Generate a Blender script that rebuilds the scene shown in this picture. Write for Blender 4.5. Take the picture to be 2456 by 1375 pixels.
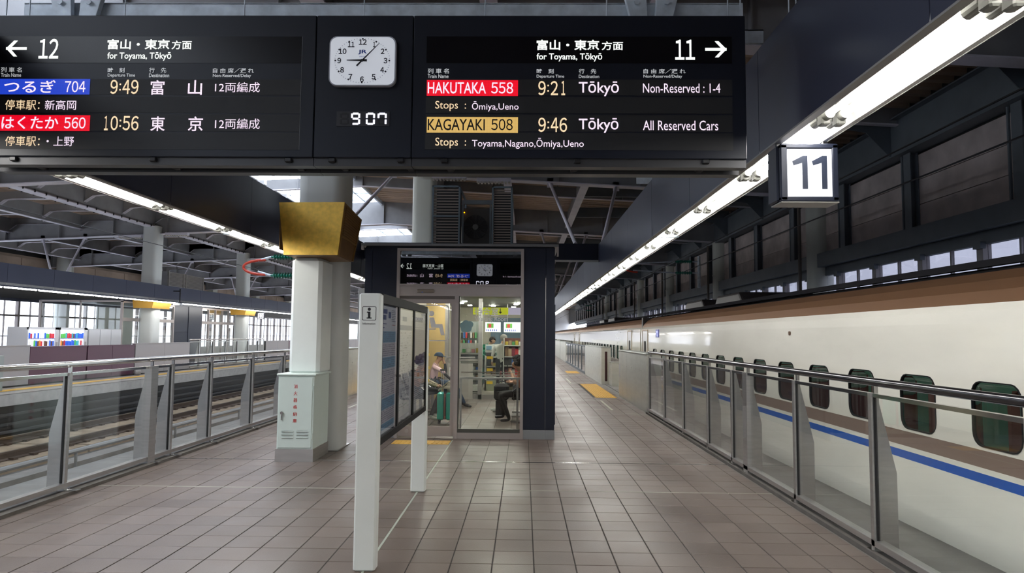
import bpy, bmesh, math, random
from mathutils import Vector, Matrix
random.seed(7)
for o in list(bpy.data.objects): bpy.data.objects.remove(o)
SC = bpy.context.scene; COL = SC.collection
PI = math.pi

# ------------------------------------------------------------------ camera
F = 1660.0; HC = 1.67
cd = bpy.data.cameras.new('camera'); cam = bpy.data.objects.new('camera', cd); COL.objects.link(cam)
cd.sensor_width = 36; cd.lens = 36 * F / 2456; cd.clip_end = 400; cd.clip_start = .05
CR = Matrix.Rotation(math.radians(.9995), 3, 'Z') @ Matrix.Rotation(math.radians(94.0746), 3, 'X') @ Matrix.Rotation(math.radians(.5), 3, 'Z')
cam.matrix_world = Matrix.Translation((0, 0, HC)) @ CR.to_4x4()
SC.camera = cam
# ------------------------------------------------------------------ sky and exposure
w = bpy.data.worlds.new('overcast_sky'); SC.world = w; w.use_nodes = True
bg = w.node_tree.nodes['Background']; bg.inputs[0].default_value = (.86, .92, 1, 1); bg.inputs[1].default_value = 4.5
SC.view_settings.view_transform = 'Standard'; SC.view_settings.look = 'None'
SC.view_settings.exposure = 0.55; SC.view_settings.gamma = 1
TUBE = 32.0                       # radiance of the fluorescent tubes
cy = SC.cycles
cy.max_bounces = 7; cy.diffuse_bounces = 4; cy.glossy_bounces = 4; cy.transmission_bounces = 4
cy.transparent_max_bounces = 24; cy.sample_clamp_indirect = 6; cy.caustics_reflective = False; cy.caustics_refractive = False

def at(px, py, X=None, Y=None, Z=None):
    """point of a real plane (X, Y or Z given) that a measured direction meets"""
    d = CR @ Vector(((px - 1228) / F, -(py - 687.5) / F, -1))
    t = X / d.x if X is not None else Y / d.y if Y is not None else (Z - HC) / d.z
    return Vector((0, 0, HC)) + d * t

# ------------------------------------------------------------------ materials
MATS = {}
def mat(name, col, rough=.5, metal=0, spec=.5, var=0, scale=6, bump=0, bscale=80, emit=0, coat=0, stretch=(1, 1, 1), emitcol=None):
    if name in MATS: return MATS[name]
    m = bpy.data.materials.new(name); m.use_nodes = True; nt = m.node_tree; b = nt.nodes['Principled BSDF']
    c = (*col, 1)
    b.inputs['Base Color'].default_value = c; b.inputs['Roughness'].default_value = rough
    b.inputs['Metallic'].default_value = metal; b.inputs['Specular IOR Level'].default_value = spec
    b.inputs['Coat Weight'].default_value = coat; b.inputs['Coat Roughness'].default_value = .04
    if emit:
        b.inputs['Emission Color'].default_value = (*(emitcol or col), 1); b.inputs['Emission Strength'].default_value = emit
    if var or bump:
        g = nt.nodes.new('ShaderNodeNewGeometry'); mp = nt.nodes.new('ShaderNodeMapping'); mp.inputs['Scale'].default_value = stretch
        nt.links.new(g.outputs['Position'], mp.inputs[0])
    if var:
        n = nt.nodes.new('ShaderNodeTexNoise'); n.inputs['Scale'].default_value = scale; n.inputs['Detail'].default_value = 5
        nt.links.new(mp.outputs[0], n.inputs['Vector'])
        r = nt.nodes.new('ShaderNodeMapRange'); r.inputs[1].default_value = .3; r.inputs[2].default_value = .7
        r.inputs[3].default_value = 1 - var; r.inputs[4].default_value = 1 + var
        nt.links.new(n.outputs['Fac'], r.inputs[0])
        mx = nt.nodes.new('ShaderNodeVectorMath'); mx.operation = 'MULTIPLY'; mx.inputs[0].default_value = col
        nt.links.new(r.outputs[0], mx.inputs[1]); nt.links.new(mx.outputs[0], b.inputs['Base Color'])
    if bump:
        n2 = nt.nodes.new('ShaderNodeTexNoise'); n2.inputs['Scale'].default_value = bscale; n2.inputs['Detail'].default_value = 3
        nt.links.new(mp.outputs[0], n2.inputs['Vector'])
        bu = nt.nodes.new('ShaderNodeBump'); bu.inputs['Strength'].default_value = bump; bu.inputs['Distance'].default_value = .004
        nt.links.new(n2.outputs['Fac'], bu.inputs['Height']); nt.links.new(bu.outputs[0], b.inputs['Normal'])
    MATS[name] = m; return m

def glass(name, tint, ior=1.5, rough=.0, gl=(1, 1, 1)):
    if name in MATS: return MATS[name]
    m = bpy.data.materials.new(name); m.use_nodes = True; nt = m.node_tree; nt.nodes.clear()
    o = nt.nodes.new('ShaderNodeOutputMaterial'); mx = nt.nodes.new('ShaderNodeMixShader'); t = nt.nodes.new('ShaderNodeBsdfTransparent')
    g = nt.nodes.new('ShaderNodeBsdfGlossy'); lw = nt.nodes.new('ShaderNodeLayerWeight'); pw = nt.nodes.new('ShaderNodeMath'); pw.operation = 'POWER'; pw.inputs[1].default_value = 4.5; f = nt.nodes.new('ShaderNodeMapRange'); f0 = ((ior - 1) / (ior + 1)) ** 2 * 1.6; f.inputs[3].default_value = f0; f.inputs[4].default_value = 1
    nt.links.new(lw.outputs['Facing'], pw.inputs[0]); nt.links.new(pw.outputs[0], f.inputs[0])
    t.inputs[0].default_value = (*tint, 1); g.inputs['Roughness'].default_value = rough; g.inputs[0].default_value = (*gl, 1)
    nt.links.new(f.outputs[0], mx.inputs[0]); nt.links.new(t.outputs[0], mx.inputs[1]); nt.links.new(g.outputs[0], mx.inputs[2])
    nt.links.new(mx.outputs[0], o.inputs[0]); MATS[name] = m; return m

def led(name, col, s, pitch=.0074, low=.45, axes='XZ'):
    """light-emitting dot matrix: a fine grid of dots on the face"""
    if name in MATS: return MATS[name]
    m = bpy.data.materials.new(name); m.use_nodes = True; nt = m.node_tree; b = nt.nodes['Principled BSDF']
    b.inputs['Base Color'].default_value = (.02, .02, .02, 1); b.inputs['Emission Color'].default_value = (*col, 1)
    g = nt.nodes.new('ShaderNodeNewGeometry'); sp = nt.nodes.new('ShaderNodeSeparateXYZ'); nt.links.new(g.outputs['Position'], sp.inputs[0])
    outs = []
    for ax in axes:
        a = nt.nodes.new('ShaderNodeMath'); a.operation = 'MULTIPLY'; a.inputs[1].default_value = 2 * PI / pitch; nt.links.new(sp.outputs[ax], a.inputs[0])
        s_ = nt.nodes.new('ShaderNodeMath'); s_.operation = 'SINE'; nt.links.new(a.outputs[0], s_.inputs[0]); outs.append(s_)
    mn = nt.nodes.new('ShaderNodeMath'); mn.operation = 'MINIMUM'
    nt.links.new(outs[0].outputs[0], mn.inputs[0]); nt.links.new(outs[1].outputs[0], mn.inputs[1])
    r = nt.nodes.new('ShaderNodeMapRange'); r.inputs[1].default_value = -1; r.inputs[2].default_value = 0; r.inputs[3].default_value = low * s; r.inputs[4].default_value = s
    nt.links.new(mn.outputs[0], r.inputs[0]); nt.links.new(r.outputs[0], b.inputs['Emission Strength'])
    MATS[name] = m; return m

def tile_mat():
    m = bpy.data.materials.new('brown_floor_tile'); m.use_nodes = True; nt = m.node_tree; b = nt.nodes['Principled BSDF']; N = nt.nodes.new; L = nt.links.new
    g = N('ShaderNodeNewGeometry')
    ad = N('ShaderNodeVectorMath'); ad.operation = 'ADD'; ad.inputs[1].default_value = (1.13, -7.635, 0); L(g.outputs['Position'], ad.inputs[0])
    dv = N('ShaderNodeVectorMath'); dv.operation = 'DIVIDE'; dv.inputs[1].default_value = (.304, .304, 5); L(ad.outputs[0], dv.inputs[0])
    fl = N('ShaderNodeVectorMath'); fl.operation = 'FLOOR'; L(dv.outputs[0], fl.inputs[0])
    wn = N('ShaderNodeTexWhiteNoise'); L(fl.outputs[0], wn.inputs['Vector'])
    n1 = N('ShaderNodeTexNoise'); n1.inputs['Scale'].default_value = 1.1; n1.inputs['Detail'].default_value = 6; L(g.outputs['Position'], n1.inputs['Vector'])
    n2 = N('ShaderNodeTexNoise'); n2.inputs['Scale'].default_value = 90; n2.inputs['Detail'].default_value = 4; L(g.outputs['Position'], n2.inputs['Vector'])
    cr = N('ShaderNodeMix'); cr.data_type = 'RGBA'; cr.inputs['A'].default_value = (.120, .090, .078, 1); cr.inputs['B'].default_value = (.178, .138, .120, 1)
    av = N('ShaderNodeMath'); av.operation = 'MULTIPLY_ADD'; av.inputs[1].default_value = .55; L(wn.outputs['Value'], av.inputs[0])
    sub = N('ShaderNodeMath'); sub.operation = 'MULTIPLY_ADD'; sub.inputs[1].default_value = 1.6; sub.inputs[2].default_value = -.55; L(n1.outputs['Fac'], sub.inputs[0])
    L(sub.outputs[0], av.inputs[2]); L(av.outputs[0], cr.inputs['Factor']); L(cr.outputs['Result'], b.inputs['Base Color'])
    rr = N('ShaderNodeMapRange'); rr.inputs[1].default_value = .35; rr.inputs[2].default_value = .65; rr.inputs[3].default_value = .33; rr.inputs[4].default_value = .5
    L(n1.outputs['Fac'], rr.inputs[0]); L(rr.outputs[0], b.inputs['Roughness'])
    bu = N('ShaderNodeBump'); bu.inputs['Strength'].default_value = .35; bu.inputs['Distance'].default_value = .003; L(n2.outputs['Fac'], bu.inputs['Height']); L(bu.outputs[0], b.inputs['Normal'])
    return m
M_tile = tile_mat()
M_grout = mat('dark_grout', (.045, .04, .036), .8)
M_conc = mat('grey_concrete', (.24, .235, .225), .75, var=.18, scale=2.5, bump=.2)
M_concd = mat('dark_concrete', (.10, .098, .095), .85, var=.25, scale=2)
M_tan = mat('tan_track_concrete', (.30, .235, .165), .85, var=.25, scale=3, bump=.3)
M_rail = mat('rusty_rail', (.075, .05, .035), .6, .3, var=.2)
M_steel = mat('brushed_stainless', (.50, .49, .48), .34, .9, var=.07, scale=3, stretch=(1, 1, 12))
M_steel2 = mat('polished_stainless', (.68, .67, .66), .14, 1)
M_black = mat('black_plastic', (.012, .012, .014), .35)
M_blk2 = mat('black_frame', (.010, .010, .011), .55, spec=.12)
M_navy = mat('navy_panel', (.048, .054, .086), .30, .1, .5, var=.06, scale=1.2)
M_navyb = mat('navy_box_panel', (.014, .018, .034), .38, .1, .4)
M_board = mat('board_navy', (.012, .015, .026), .38, .0, .35, var=.05, scale=3)
M_boardin = mat('board_black_face', (.004, .004, .007), .25, 0, .3)
M_ledoff = mat('led_panel_unlit', (.022, .022, .024), .55, bump=.25, bscale=500)
M_white = mat('white_paint', (.82, .86, .83), .38, var=.03, scale=3)
M_cream = mat('cream_column_paint', (.62, .64, .58), .42, .0, .45, var=.03, scale=2)
M_mint = mat('pale_mint_paint', (.68, .78, .73), .4, var=.02)
M_colw = mat('white_round_column', (.60, .62, .60), .45)
M_gold = mat('gold_leaf', (.82, .51, .07), .30, .25, var=.16, scale=14, bump=.12, bscale=60)
M_golds = mat('gold_slat_wood', (.20, .105, .035), .45, .2, var=.15)
M_galv = mat('galvanised_steel', (.72, .80, .88), .5, .2, var=.18, scale=9)
M_beam = mat('dark_grey_steel_paint', (.29, .295, .31), .55, var=.12, scale=2)
M_beaml = mat('pale_steel_lit_flange', (.72, .70, .78), .5, var=.08, scale=2)  # flanges' light from below put into the colour; struts and trays share it
M_beamd = mat('dark_blue_steel_paint', (.15, .175, .20), .5, .05, var=.1, scale=2)
M_deck = mat('roof_deck', (.62, .50, .40), .65, var=.12, scale=1.5)
M_brd = mat('brown_wall_board', (.56, .49, .465), .7, var=.22, scale=1.6, bump=.3, bscale=30)
M_frame = mat('pinkish_aluminium', (.43, .385, .37), .38, .35, var=.03)
M_plinth = mat('grey_plinth', (.26, .27, .285), .45)
M_trough = mat('trough_white_reflector', (.55, .55, .53), .45)
M_trgrey = mat('trough_grey', (.30, .29, .27), .5)
M_tube = mat('fluorescent_tube', (.02, .02, .02), .4, emit=TUBE, emitcol=(1, .975, .93))
M_trainw = mat('train_white', (.88, .855, .76), .14, 0, .55, var=.05, scale=1.4, coat=1, stretch=(1, .5, 2))
M_trainb = mat('train_bronze', (.20, .105, .055), .42, .35, .5, coat=.2)
M_stripe = mat('train_brown_stripe', (.225, .160, .130), .25, 0, .5, coat=.3)
M_blue = mat('train_blue_stripe', (.0, .085, .42), .22, 0, .5, coat=.4)
M_tunder = mat('train_under_grey', (.10, .10, .10), .6)
M_seat = mat('train_seat_red', (.24, .05, .045), .8)
M_glass = glass('clear_glass', (.95, .97, .955), 1.38)
M_glassf = glass('fence_glass', (.975, .985, .975), 1.32)
M_glasst = glass('train_window_glass', (.45, .62, .56), 1.5)
M_glasstr = glass('transom_dark_glass', (.16, .18, .20), 2.4)
M_glassp = glass('poster_acrylic', (.94, .95, .96), 1.45)
M_glassr = glass('frosted_side_window', (.30, .30, .33), 1.3)
M_glassl = glass('bright_side_window', (.80, .81, .84), 1.2)
M_yel = mat('yellow_tactile', (.72, .42, .06), .6, var=.08)
M_pale = mat('pale_line', (.50, .50, .43), .6)
M_dark = mat('near_black', (.006, .006, .007), .5)
M_textw = mat('lit_white_text', (.1, .1, .1), .5, emit=.95, emitcol=(.93, 1, .93))
M_textg = mat('printed_white_text', (.70, .72, .74), .5, emit=.35)
M_ledw = led('led_lilac_white', (1, .80, 1), 1.05)
M_ledy = led('led_warm', (1, .72, .45), 1.0)
M_ledblue = led('led_blue', (.02, .07, .75), .62, low=.7)
M_ledred = led('led_red', (1, .0, .02), .72, low=.6)
M_ledgold = led('led_gold', (.85, .55, .16), .65, low=.7)
M_ink = mat('black_ink', (.012, .012, .016), .5)
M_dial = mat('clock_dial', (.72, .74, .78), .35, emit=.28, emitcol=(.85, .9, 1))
M_box11 = mat('lit_sign_face', (.8, .8, .84), .4, emit=.42, emitcol=(.95, .95, 1))
M_num = mat('navy_numeral', (.012, .02, .045), .5)
M_red = mat('red_lettering', (.5, .02, .02), .5)
M_purple = mat('purple_barrier', (.085, .022, .05), .35, 0, .5)
M_greyp = mat('grey_barrier', (.36, .34, .34), .5)

# ------------------------------------------------------------------ builders
def wloc(p):
    v = Vector((0, 0, 0))
    while p is not None: v += p.location; p = p.parent
    return v
class MB:
    def __init__(s): s.v = []; s.f = []; s.m = []
    def add(s, vs, fs, m=0):
        n = len(s.v); s.v += [tuple(v) for v in vs]; s.f += [tuple(i + n for i in f) for f in fs]; s.m += [m] * len(fs); return s
    def box(s, x0, x1, y0, y1, z0, z1, m=0):
        return s.add([(x0, y0, z0), (x1, y0, z0), (x1, y1, z0), (x0, y1, z0), (x0, y0, z1), (x1, y0, z1), (x1, y1, z1), (x0, y1, z1)],
                     [(0, 3, 2, 1), (4, 5, 6, 7), (0, 1, 5, 4), (1, 2, 6, 5), (2, 3, 7, 6), (3, 0, 4, 7)], m)
    def bbox(s, x0, x1, y0, y1, z0, z1, b=.01, m=0):
        """box with chamfered edges"""
        vs = []; 
        for z, k in ((z0, b), (z0 + b, 0), (z1 - b, 0), (z1, b)):
            X0, X1, Y0, Y1 = x0 + k, x1 - k, y0 + k, y1 - k
            vs += [(X0 + b, Y0, z), (X1 - b, Y0, z), (X1, Y0 + b, z), (X1, Y1 - b, z), (X1 - b, Y1, z), (X0 + b, Y1, z), (X0, Y1 - b, z), (X0, Y0 + b, z)]
        fs = [tuple(range(7, -1, -1)), tuple(range(24, 32))]
        for r in range(3):
            for i in range(8):
                j = (i + 1) % 8; fs.append((r * 8 + i, r * 8 + j, r * 8 + 8 + j, r * 8 + 8 + i))
        return s.add(vs, fs, m)
    def prism(s, poly, ax, a, b, m=0):
        """poly of 2-D points swept along axis ax from a to b; other two axes in order"""
        def P(p, t): return (t, p[0], p[1]) if ax == 'X' else (p[0], t, p[1]) if ax == 'Y' else (p[0], p[1], t)
        n = len(poly); vs = [P(p, a) for p in poly] + [P(p, b) for p in poly]
        return s.add(vs, [tuple(range(n))[::-1], tuple(range(n, 2 * n))] + [(i, (i + 1) % n, n + (i + 1) % n, n + i) for i in range(n)], m)
    def tube(s, p0, p1, r, n=10, r2=None, m=0):
        p0 = Vector(p0); p1 = Vector(p1); d = (p1 - p0).normalized(); a = d.orthogonal().normalized(); b = d.cross(a); r2 = r if r2 is None else r2
        vs = [p0 + (a * math.cos(2 * PI * i / n) + b * math.sin(2 * PI * i / n)) * r for i in range(n)] + [p1 + (a * math.cos(2 * PI * i / n) + b * math.sin(2 * PI * i / n)) * r2 for i in range(n)]
        return s.add(vs, [tuple(range(n))[::-1], tuple(range(n, 2 * n))] + [(i, (i + 1) % n, n + (i + 1) % n, n + i) for i in range(n)], m)
    def path(s, pts, r, n=8, m=0):
        for a, b in zip(pts, pts[1:]): s.tube(a, b, r, n, m=m)
        for p in pts[1:-1]: s.ball(p, r, 6, 4, m)
        return s
    def ball(s, c, r, n=12, k=8, m=0, sc=(1, 1, 1)):
        vs = [(c[0], c[1], c[2] + r * sc[2])]
        for i in range(1, k):
            t = PI * i / k
            vs += [(c[0] + r * sc[0] * math.sin(t) * math.cos(2 * PI * j / n), c[1] + r * sc[1] * math.sin(t) * math.sin(2 * PI * j / n), c[2] + r * sc[2] * math.cos(t)) for j in range(n)]
        vs.append((c[0], c[1], c[2] - r * sc[2])); e = len(vs) - 1
        fs = [(0, 1 + j, 1 + (j + 1) % n) for j in range(n)] + [(e, e - n + (j + 1) % n, e - n + j) for j in range(n)]
        for i in range(k - 2):
            fs += [(1 + i * n + j, 1 + (i + 1) * n + j, 1 + (i + 1) * n + (j + 1) % n, 1 + i * n + (j + 1) % n) for j in range(n)]
        return s.add(vs, fs, m)
    def quad(s, a, b, c, d, m=0): return s.add([a, b, c, d], [(0, 1, 2, 3)], m)
    def build(s, name, mats, parent=None, smooth=False, bevel=0, local=False):
        me = bpy.data.meshes.new(name); off = Vector((0, 0, 0)) if local else wloc(parent)
        me.from_pydata([(v[0] - off.x, v[1] - off.y, v[2] - off.z) for v in s.v], [], s.f)
        for m in (mats if isinstance(mats, (list, tuple)) else [mats]): me.materials.append(m)
        me.polygons.foreach_set('material_index', s.m)
        if smooth:
            me.polygons.foreach_set('use_smooth', [True] * len(me.polygons))
        bm = bmesh.new(); bm.from_mesh(me); bmesh.ops.recalc_face_normals(bm, faces=bm.faces); bm.to_mesh(me); bm.free()
        o = bpy.data.objects.new(name, me); COL.objects.link(o)
        if parent is not None: o.parent = parent
        if smooth:
            try: me.set_sharp_from_angle(angle=math.radians(38))
            except Exception: pass
        if bevel:
            b = o.modifiers.new('b', 'BEVEL'); b.width = bevel; b.segments = 2; b.limit_method = 'ANGLE'
        return o
def thing(name, label, cat, loc=(0, 0, 0), group=None):
    o = bpy.data.objects.new(name, None); COL.objects.link(o); o.location = loc; o.empty_display_size = .1
    o['label'] = label; o['category'] = cat
    if group: o['group'] = group
    return o
def tag(o, label, cat, group=None):
    o['label'] = label; o['category'] = cat
    if group: o['group'] = group
    return o
def struct(o, label=None):
    o['kind'] = 'structure'
    if label: o['label'] = label
    return o
def sroot(name, label=None):
    o = bpy.data.objects.new(name, None); COL.objects.link(o); o['kind'] = 'structure'
    if label: o['label'] = label
    return o
def B(name, m, parent, *boxes, bevel=0, ch=0):
    mb = MB()
    for b in boxes:
        if ch: mb.bbox(*b, ch)
        else: mb.box(*b)
    return mb.build(name, m, parent, bevel=bevel)
def dup(root, loc=None, label=None, group=None):
    r = root.copy(); COL.objects.link(r)
    if loc is not None: r.location = loc
    if label: r['label'] = label
    if group: r['group'] = group
    for ch in list(root.children):
        c = ch.copy(); COL.objects.link(c); c.parent = r
        for g in ch.children:
            d = g.copy(); COL.objects.link(d); d.parent = c
    return r
def text(body, o, r, u, w_, h_, m, parent, name='lettering', bold=0, keep=False, th=.0, italic=0):
    """lettering fitted into the w_ x h_ rectangle whose lower corner is o, reading along r, upright along u"""
    if ':' in body and all(ch in '0123456789:' for ch in body):
        o = Vector(o); r = Vector(r); u = Vector(u); U_ = [.42 if ch == ':' else 1 for ch in body]; tot = sum(U_) - .14; x = 0; off = wloc(parent); res = None
        for ch, wd in zip(body, U_):
            if ch == ':':
                mb = MB(); cw = w_ / tot; a = h_ * .055
                for zz in (.3, .68):
                    c_ = o + r * ((x + .14) * cw) + u * (h_ * zz); mb.quad(c_ - r * a - u * a, c_ + r * a - u * a, c_ + r * a + u * a, c_ - r * a + u * a)
                mb.build('colon', m, parent)
            else:
                wch = .86 if ch != '1' else .45; res = text(ch, o + r * ((x + (.86 - wch) * .6) * w_ / tot), r, u, wch * w_ / tot, h_, m, parent, name, bold)
            x += wd
        return res
    c = bpy.data.curves.new('t', 'FONT')
    if body.strip() and all(ch in '0123456789:' for ch in body): body = ''.join(chr(ord(ch) + 0xFEE0) for ch in body)
    c.body = body
    if body and ord(body[0]) > 0xFF00 and ord(body[0]) < 0xFF1B:
        for i, fm in enumerate(c.body_format): fm.kerning = -23.5 if '：' in body[i:i + 2] else -15
    c.offset = bold; c.resolution_u = 3; c.shear = italic
    ob = bpy.data.objects.new('t', c); COL.objects.link(ob)
    dg = bpy.context.evaluated_depsgraph_get(); dg.update()
    me = bpy.data.meshes.new_from_object(ob.evaluated_get(dg)); bpy.data.objects.remove(ob); bpy.data.curves.remove(c)
    xs = [v.co.x for v in me.vertices]; ys = [v.co.y for v in me.vertices]
    x0, x1, y0, y1 = min(xs), max(xs), min(ys), max(ys)
    sx = w_ / max(x1 - x0, 1e-6); sy = h_ / max(y1 - y0, 1e-6)
    if keep: sx = sy
    o = Vector(o); r = Vector(r); u = Vector(u); off = wloc(parent)
    for v in me.vertices: v.co = o + r * ((v.co.x - x0) * sx) + u * ((v.co.y - y0) * sy) - off
    me.materials.clear(); me.materials.append(m); me.name = name
    for p in me.polygons: p.material_index = 0
    ob = bpy.data.objects.new(name, me); COL.objects.link(ob); ob.parent = parent
    return ob
def rrect(x0, x1, z0, z1, r, k=4):
    pts = []
    for cx, cz, a in ((x1 - r, z1 - r, 0), (x0 + r, z1 - r, 90), (x0 + r, z0 + r, 180), (x1 - r, z0 + r, 270)):
        for i in range(k + 1):
            t = math.radians(a + 90 * i / k); pts.append((cx + r * math.cos(t), cz + r * math.sin(t)))
    return pts
def ordn(i): return ['first', 'second', 'third', 'fourth', 'fifth', 'sixth', 'seventh', 'eighth', 'ninth', 'tenth'][i]

# ================================================================== FLOOR
PL, PR = -5.5, 3.46           # platform edges
FLX, FRX = -4.75, 2.75        # fence lines
fl = MB().box(PL, PR, -30, 130, -.35, -.008).build('floor', M_conc)
struct(fl, 'brown tiled platform floor')
T = .304
cols = [(-1.13 + T * k, -1.13 + T * (k + 1)) for k in range(-11, 12)]
cols = [(-4.66, cols[0][0])] + cols + [(cols[-1][1], 2.67)]
rows = [(7.635 + T * j, 7.635 + T * (j + 1)) for j in range(-18, 180)]
def pxy(x, y, z=0):
    q = CR.transposed() @ Vector((x, y, z - HC)); return (1228 + F * q.x / -q.z, 687.5 - F * q.y / -q.z) if q.z < -.1 else (-9999, 9999)
cells = []
for (x0, x1) in cols:
    for (y0, y1) in rows:
        cx, cyy = (x0 + x1) / 2, (y0 + y1) / 2
        if -2.6 < cx < .5 and y0 > 11.2 and y0 > 30: continue
        if 1.98 < cx < 2.58 and 19.1 < cyy < 24.6: continue
        p = pxy(cx, cyy)
        vis = -60 < p[0] < 2516 and p[1] < 1400 and x1 - x0 > .25
        cells.append((not vis, cyy if vis else 0, x0, x1, y0, y1))
cells.sort()
tm = MB().bbox(0.004, T - .004, 0.003, T - .003, -.014, 0, .0025)
proto = None; rest = MB()
for i, (nv, cc, x0, x1, y0, y1) in enumerate(cells):
    if i < 300:
        if proto is None:
            proto = tm.build('tile', M_tile, fl); o = proto
        else: o = proto.copy(); COL.objects.link(o)
        o.location = (x0, y0, random.uniform(-.0006, .0006))
    else:
        rest.box(x0 + .0035, x1 - .0035, y0 + .0025, y1 - .0025, -.014, 0)
r_ = rest.build('far_tiles', M_tile, fl); r_['kind'] = 'stuff'
B('grout_bed', M_grout, fl, (-4.66, 2.67, -1.5, 70, -.02, -.005))
struct(B('trim_1', M_steel2, None, (-4.7, 2.68, 9.275, 9.31, -.005, .003)), 'steel expansion strip across the floor beside the cabinet foot')
struct(B('trim_2', M_pale, None, (-4.7, 2.68, 7.612, 7.626, -.005, .002)), 'thin pale strip across the floor')
struct(B('trim_3', mat('greenish_strip', (.42, .46, .40), .5), None, (-1.130, -1.112, 2, 11.2, -.005, .0022)), 'pale strip running along the platform')
# tactile paving and painted lines
def tactile(x0, x1, y0, y1, label):
    mb = MB().box(x0, x1, y0, y1, -.01, .004)
    ny = max(1, round((y1 - y0) / .3)); nx = max(1, round((x1 - x0) / .3))
    root = mb.build('tactile_paving', M_yel); tag(root, label, 'tactile paving')
    st = MB()
    for i in range(nx * 4):
        for j in range(ny):
            cx = x0 + (i + .5) * (x1 - x0) / (nx * 4); a = y0 + j * (y1 - y0) / ny
            st.box(cx - .012, cx + .012, a + .03, a + (y1 - y0) / ny - .03, .004, .009)
    st.build('raised_bars', M_yel, root)
    return root
tactile(-2.02, -1.14, 10.72, 11.1, 'short yellow tactile strip on the floor by the waiting room door')
tactile(1.99, 2.56, 19.1, 24.6, 'long yellow tactile patch at the open gate on the train side')
tactile(-4.56, -3.99, 19.1, 24.6, 'yellow tactile patch by the gate on the track 12 side')
tactile(1.99, 2.56, 31.5, 33.5, 'small distant yellow tactile patch on the train side')
for i, (x, a, b, lab) in enumerate(((2.0, 15.9, 18.3, 'pale line painted before the long yellow patch'), (1.67, 24.9, 27.6, 'pale dash painted past the long yellow patch'), (-4.0, 15.9, 18.3, 'pale line painted on the track 12 side'))):
    tag(B('painted_line', M_pale, None, (x, x + .055, a, b, -.006, .0035)), lab, 'floor marking')

# ================================================================== TRACK BEDS
tb = sroot('ground', 'sunken track beds between the platforms')
B('bed_slab', M_concd, tb, (-13.7, -5.5, -30, 130, -1.6, -1.25), (3.46, 9.2, -30, 130, -1.6, -1.25))
def track(cx, label):
    root = thing('railway_track', label, 'railway track', (cx, 0, -1.25))
    mb = MB()
    for s in (-1, 1):
        x = cx + s * .76
        mb.prism([(x - .07, -1.06), (x + .07, -1.06), (x + .07, -1.045), (x + .012, -1.02), (x + .012, -.93), (x + .036, -.92), (x + .036, -.885), (x - .036, -.885), (x - .036, -.92), (x - .012, -.93), (x - .012, -1.02), (x - .07, -1.045)], 'Y', -3, 125)
    mb.build('rail', M_rail, root)
    B('concrete_slab', M_tan, root, *[(cx - 1.17, cx + 1.17, y, y + 4.9, -1.25, -1.07) for y in range(-3, 122, 5)])
    cl = MB()
    for j in range(0, 110):
        for s in (-1, 1):
            cl.box(cx + s * .76 - .15, cx + s * .76 + .15, 3 + j * .62, 3.14 + j * .62, -1.07, -1.02)
    o = cl.build('rail_fastenings', M_rail, root); o['kind'] = 'stuff'
    return root
track(-7.35, 'railway track beside platform 12, close to the glass fence')
track(-11.75, 'railway track along the opposite platform')
track(5.2, 'railway track under the white train')
# kerbs, duct lines and pipe in the pit
tag(B('cable_trough', M_tan, None, (-5.95, -5.6, 0, 120, -1.25, -1.0)), 'tan concrete cable trough at the foot of platform 12', 'cable trough')
tag(B('cable_trough', M_conc, None, (-9.75, -9.35, 0, 120, -1.25, -1.05)), 'grey concrete cable trough between the two tracks', 'cable trough')
mb = MB(); mb.path([(-9.0, 10, -1.25), (-9.0, 10, -.72), (-9.0, 26, -.72), (-9.0, 26, -1.25)], .05)
for y in (14, 18, 22): mb.tube((-9, y, -1.25), (-9, y, -.72), .03)
tag(mb.build('pit_handrail', mat('pit_pipe', (.26, .27, .28), .5, .3), None, True), 'galvanised pipe rail standing between the tracks', 'pipe')
# platform 12 edge strip beyond fence, platform edge coping
struct(B('trim_4', M_conc, None, (2.86, 3.46, -30, 130, -.01, .012)), 'grey concrete ledge between fence and train')
struct(B('trim_5', M_conc, None, (-5.5, -4.86, -30, 130, -.01, .012)), 'grey concrete ledge between fence and track 12')

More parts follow.
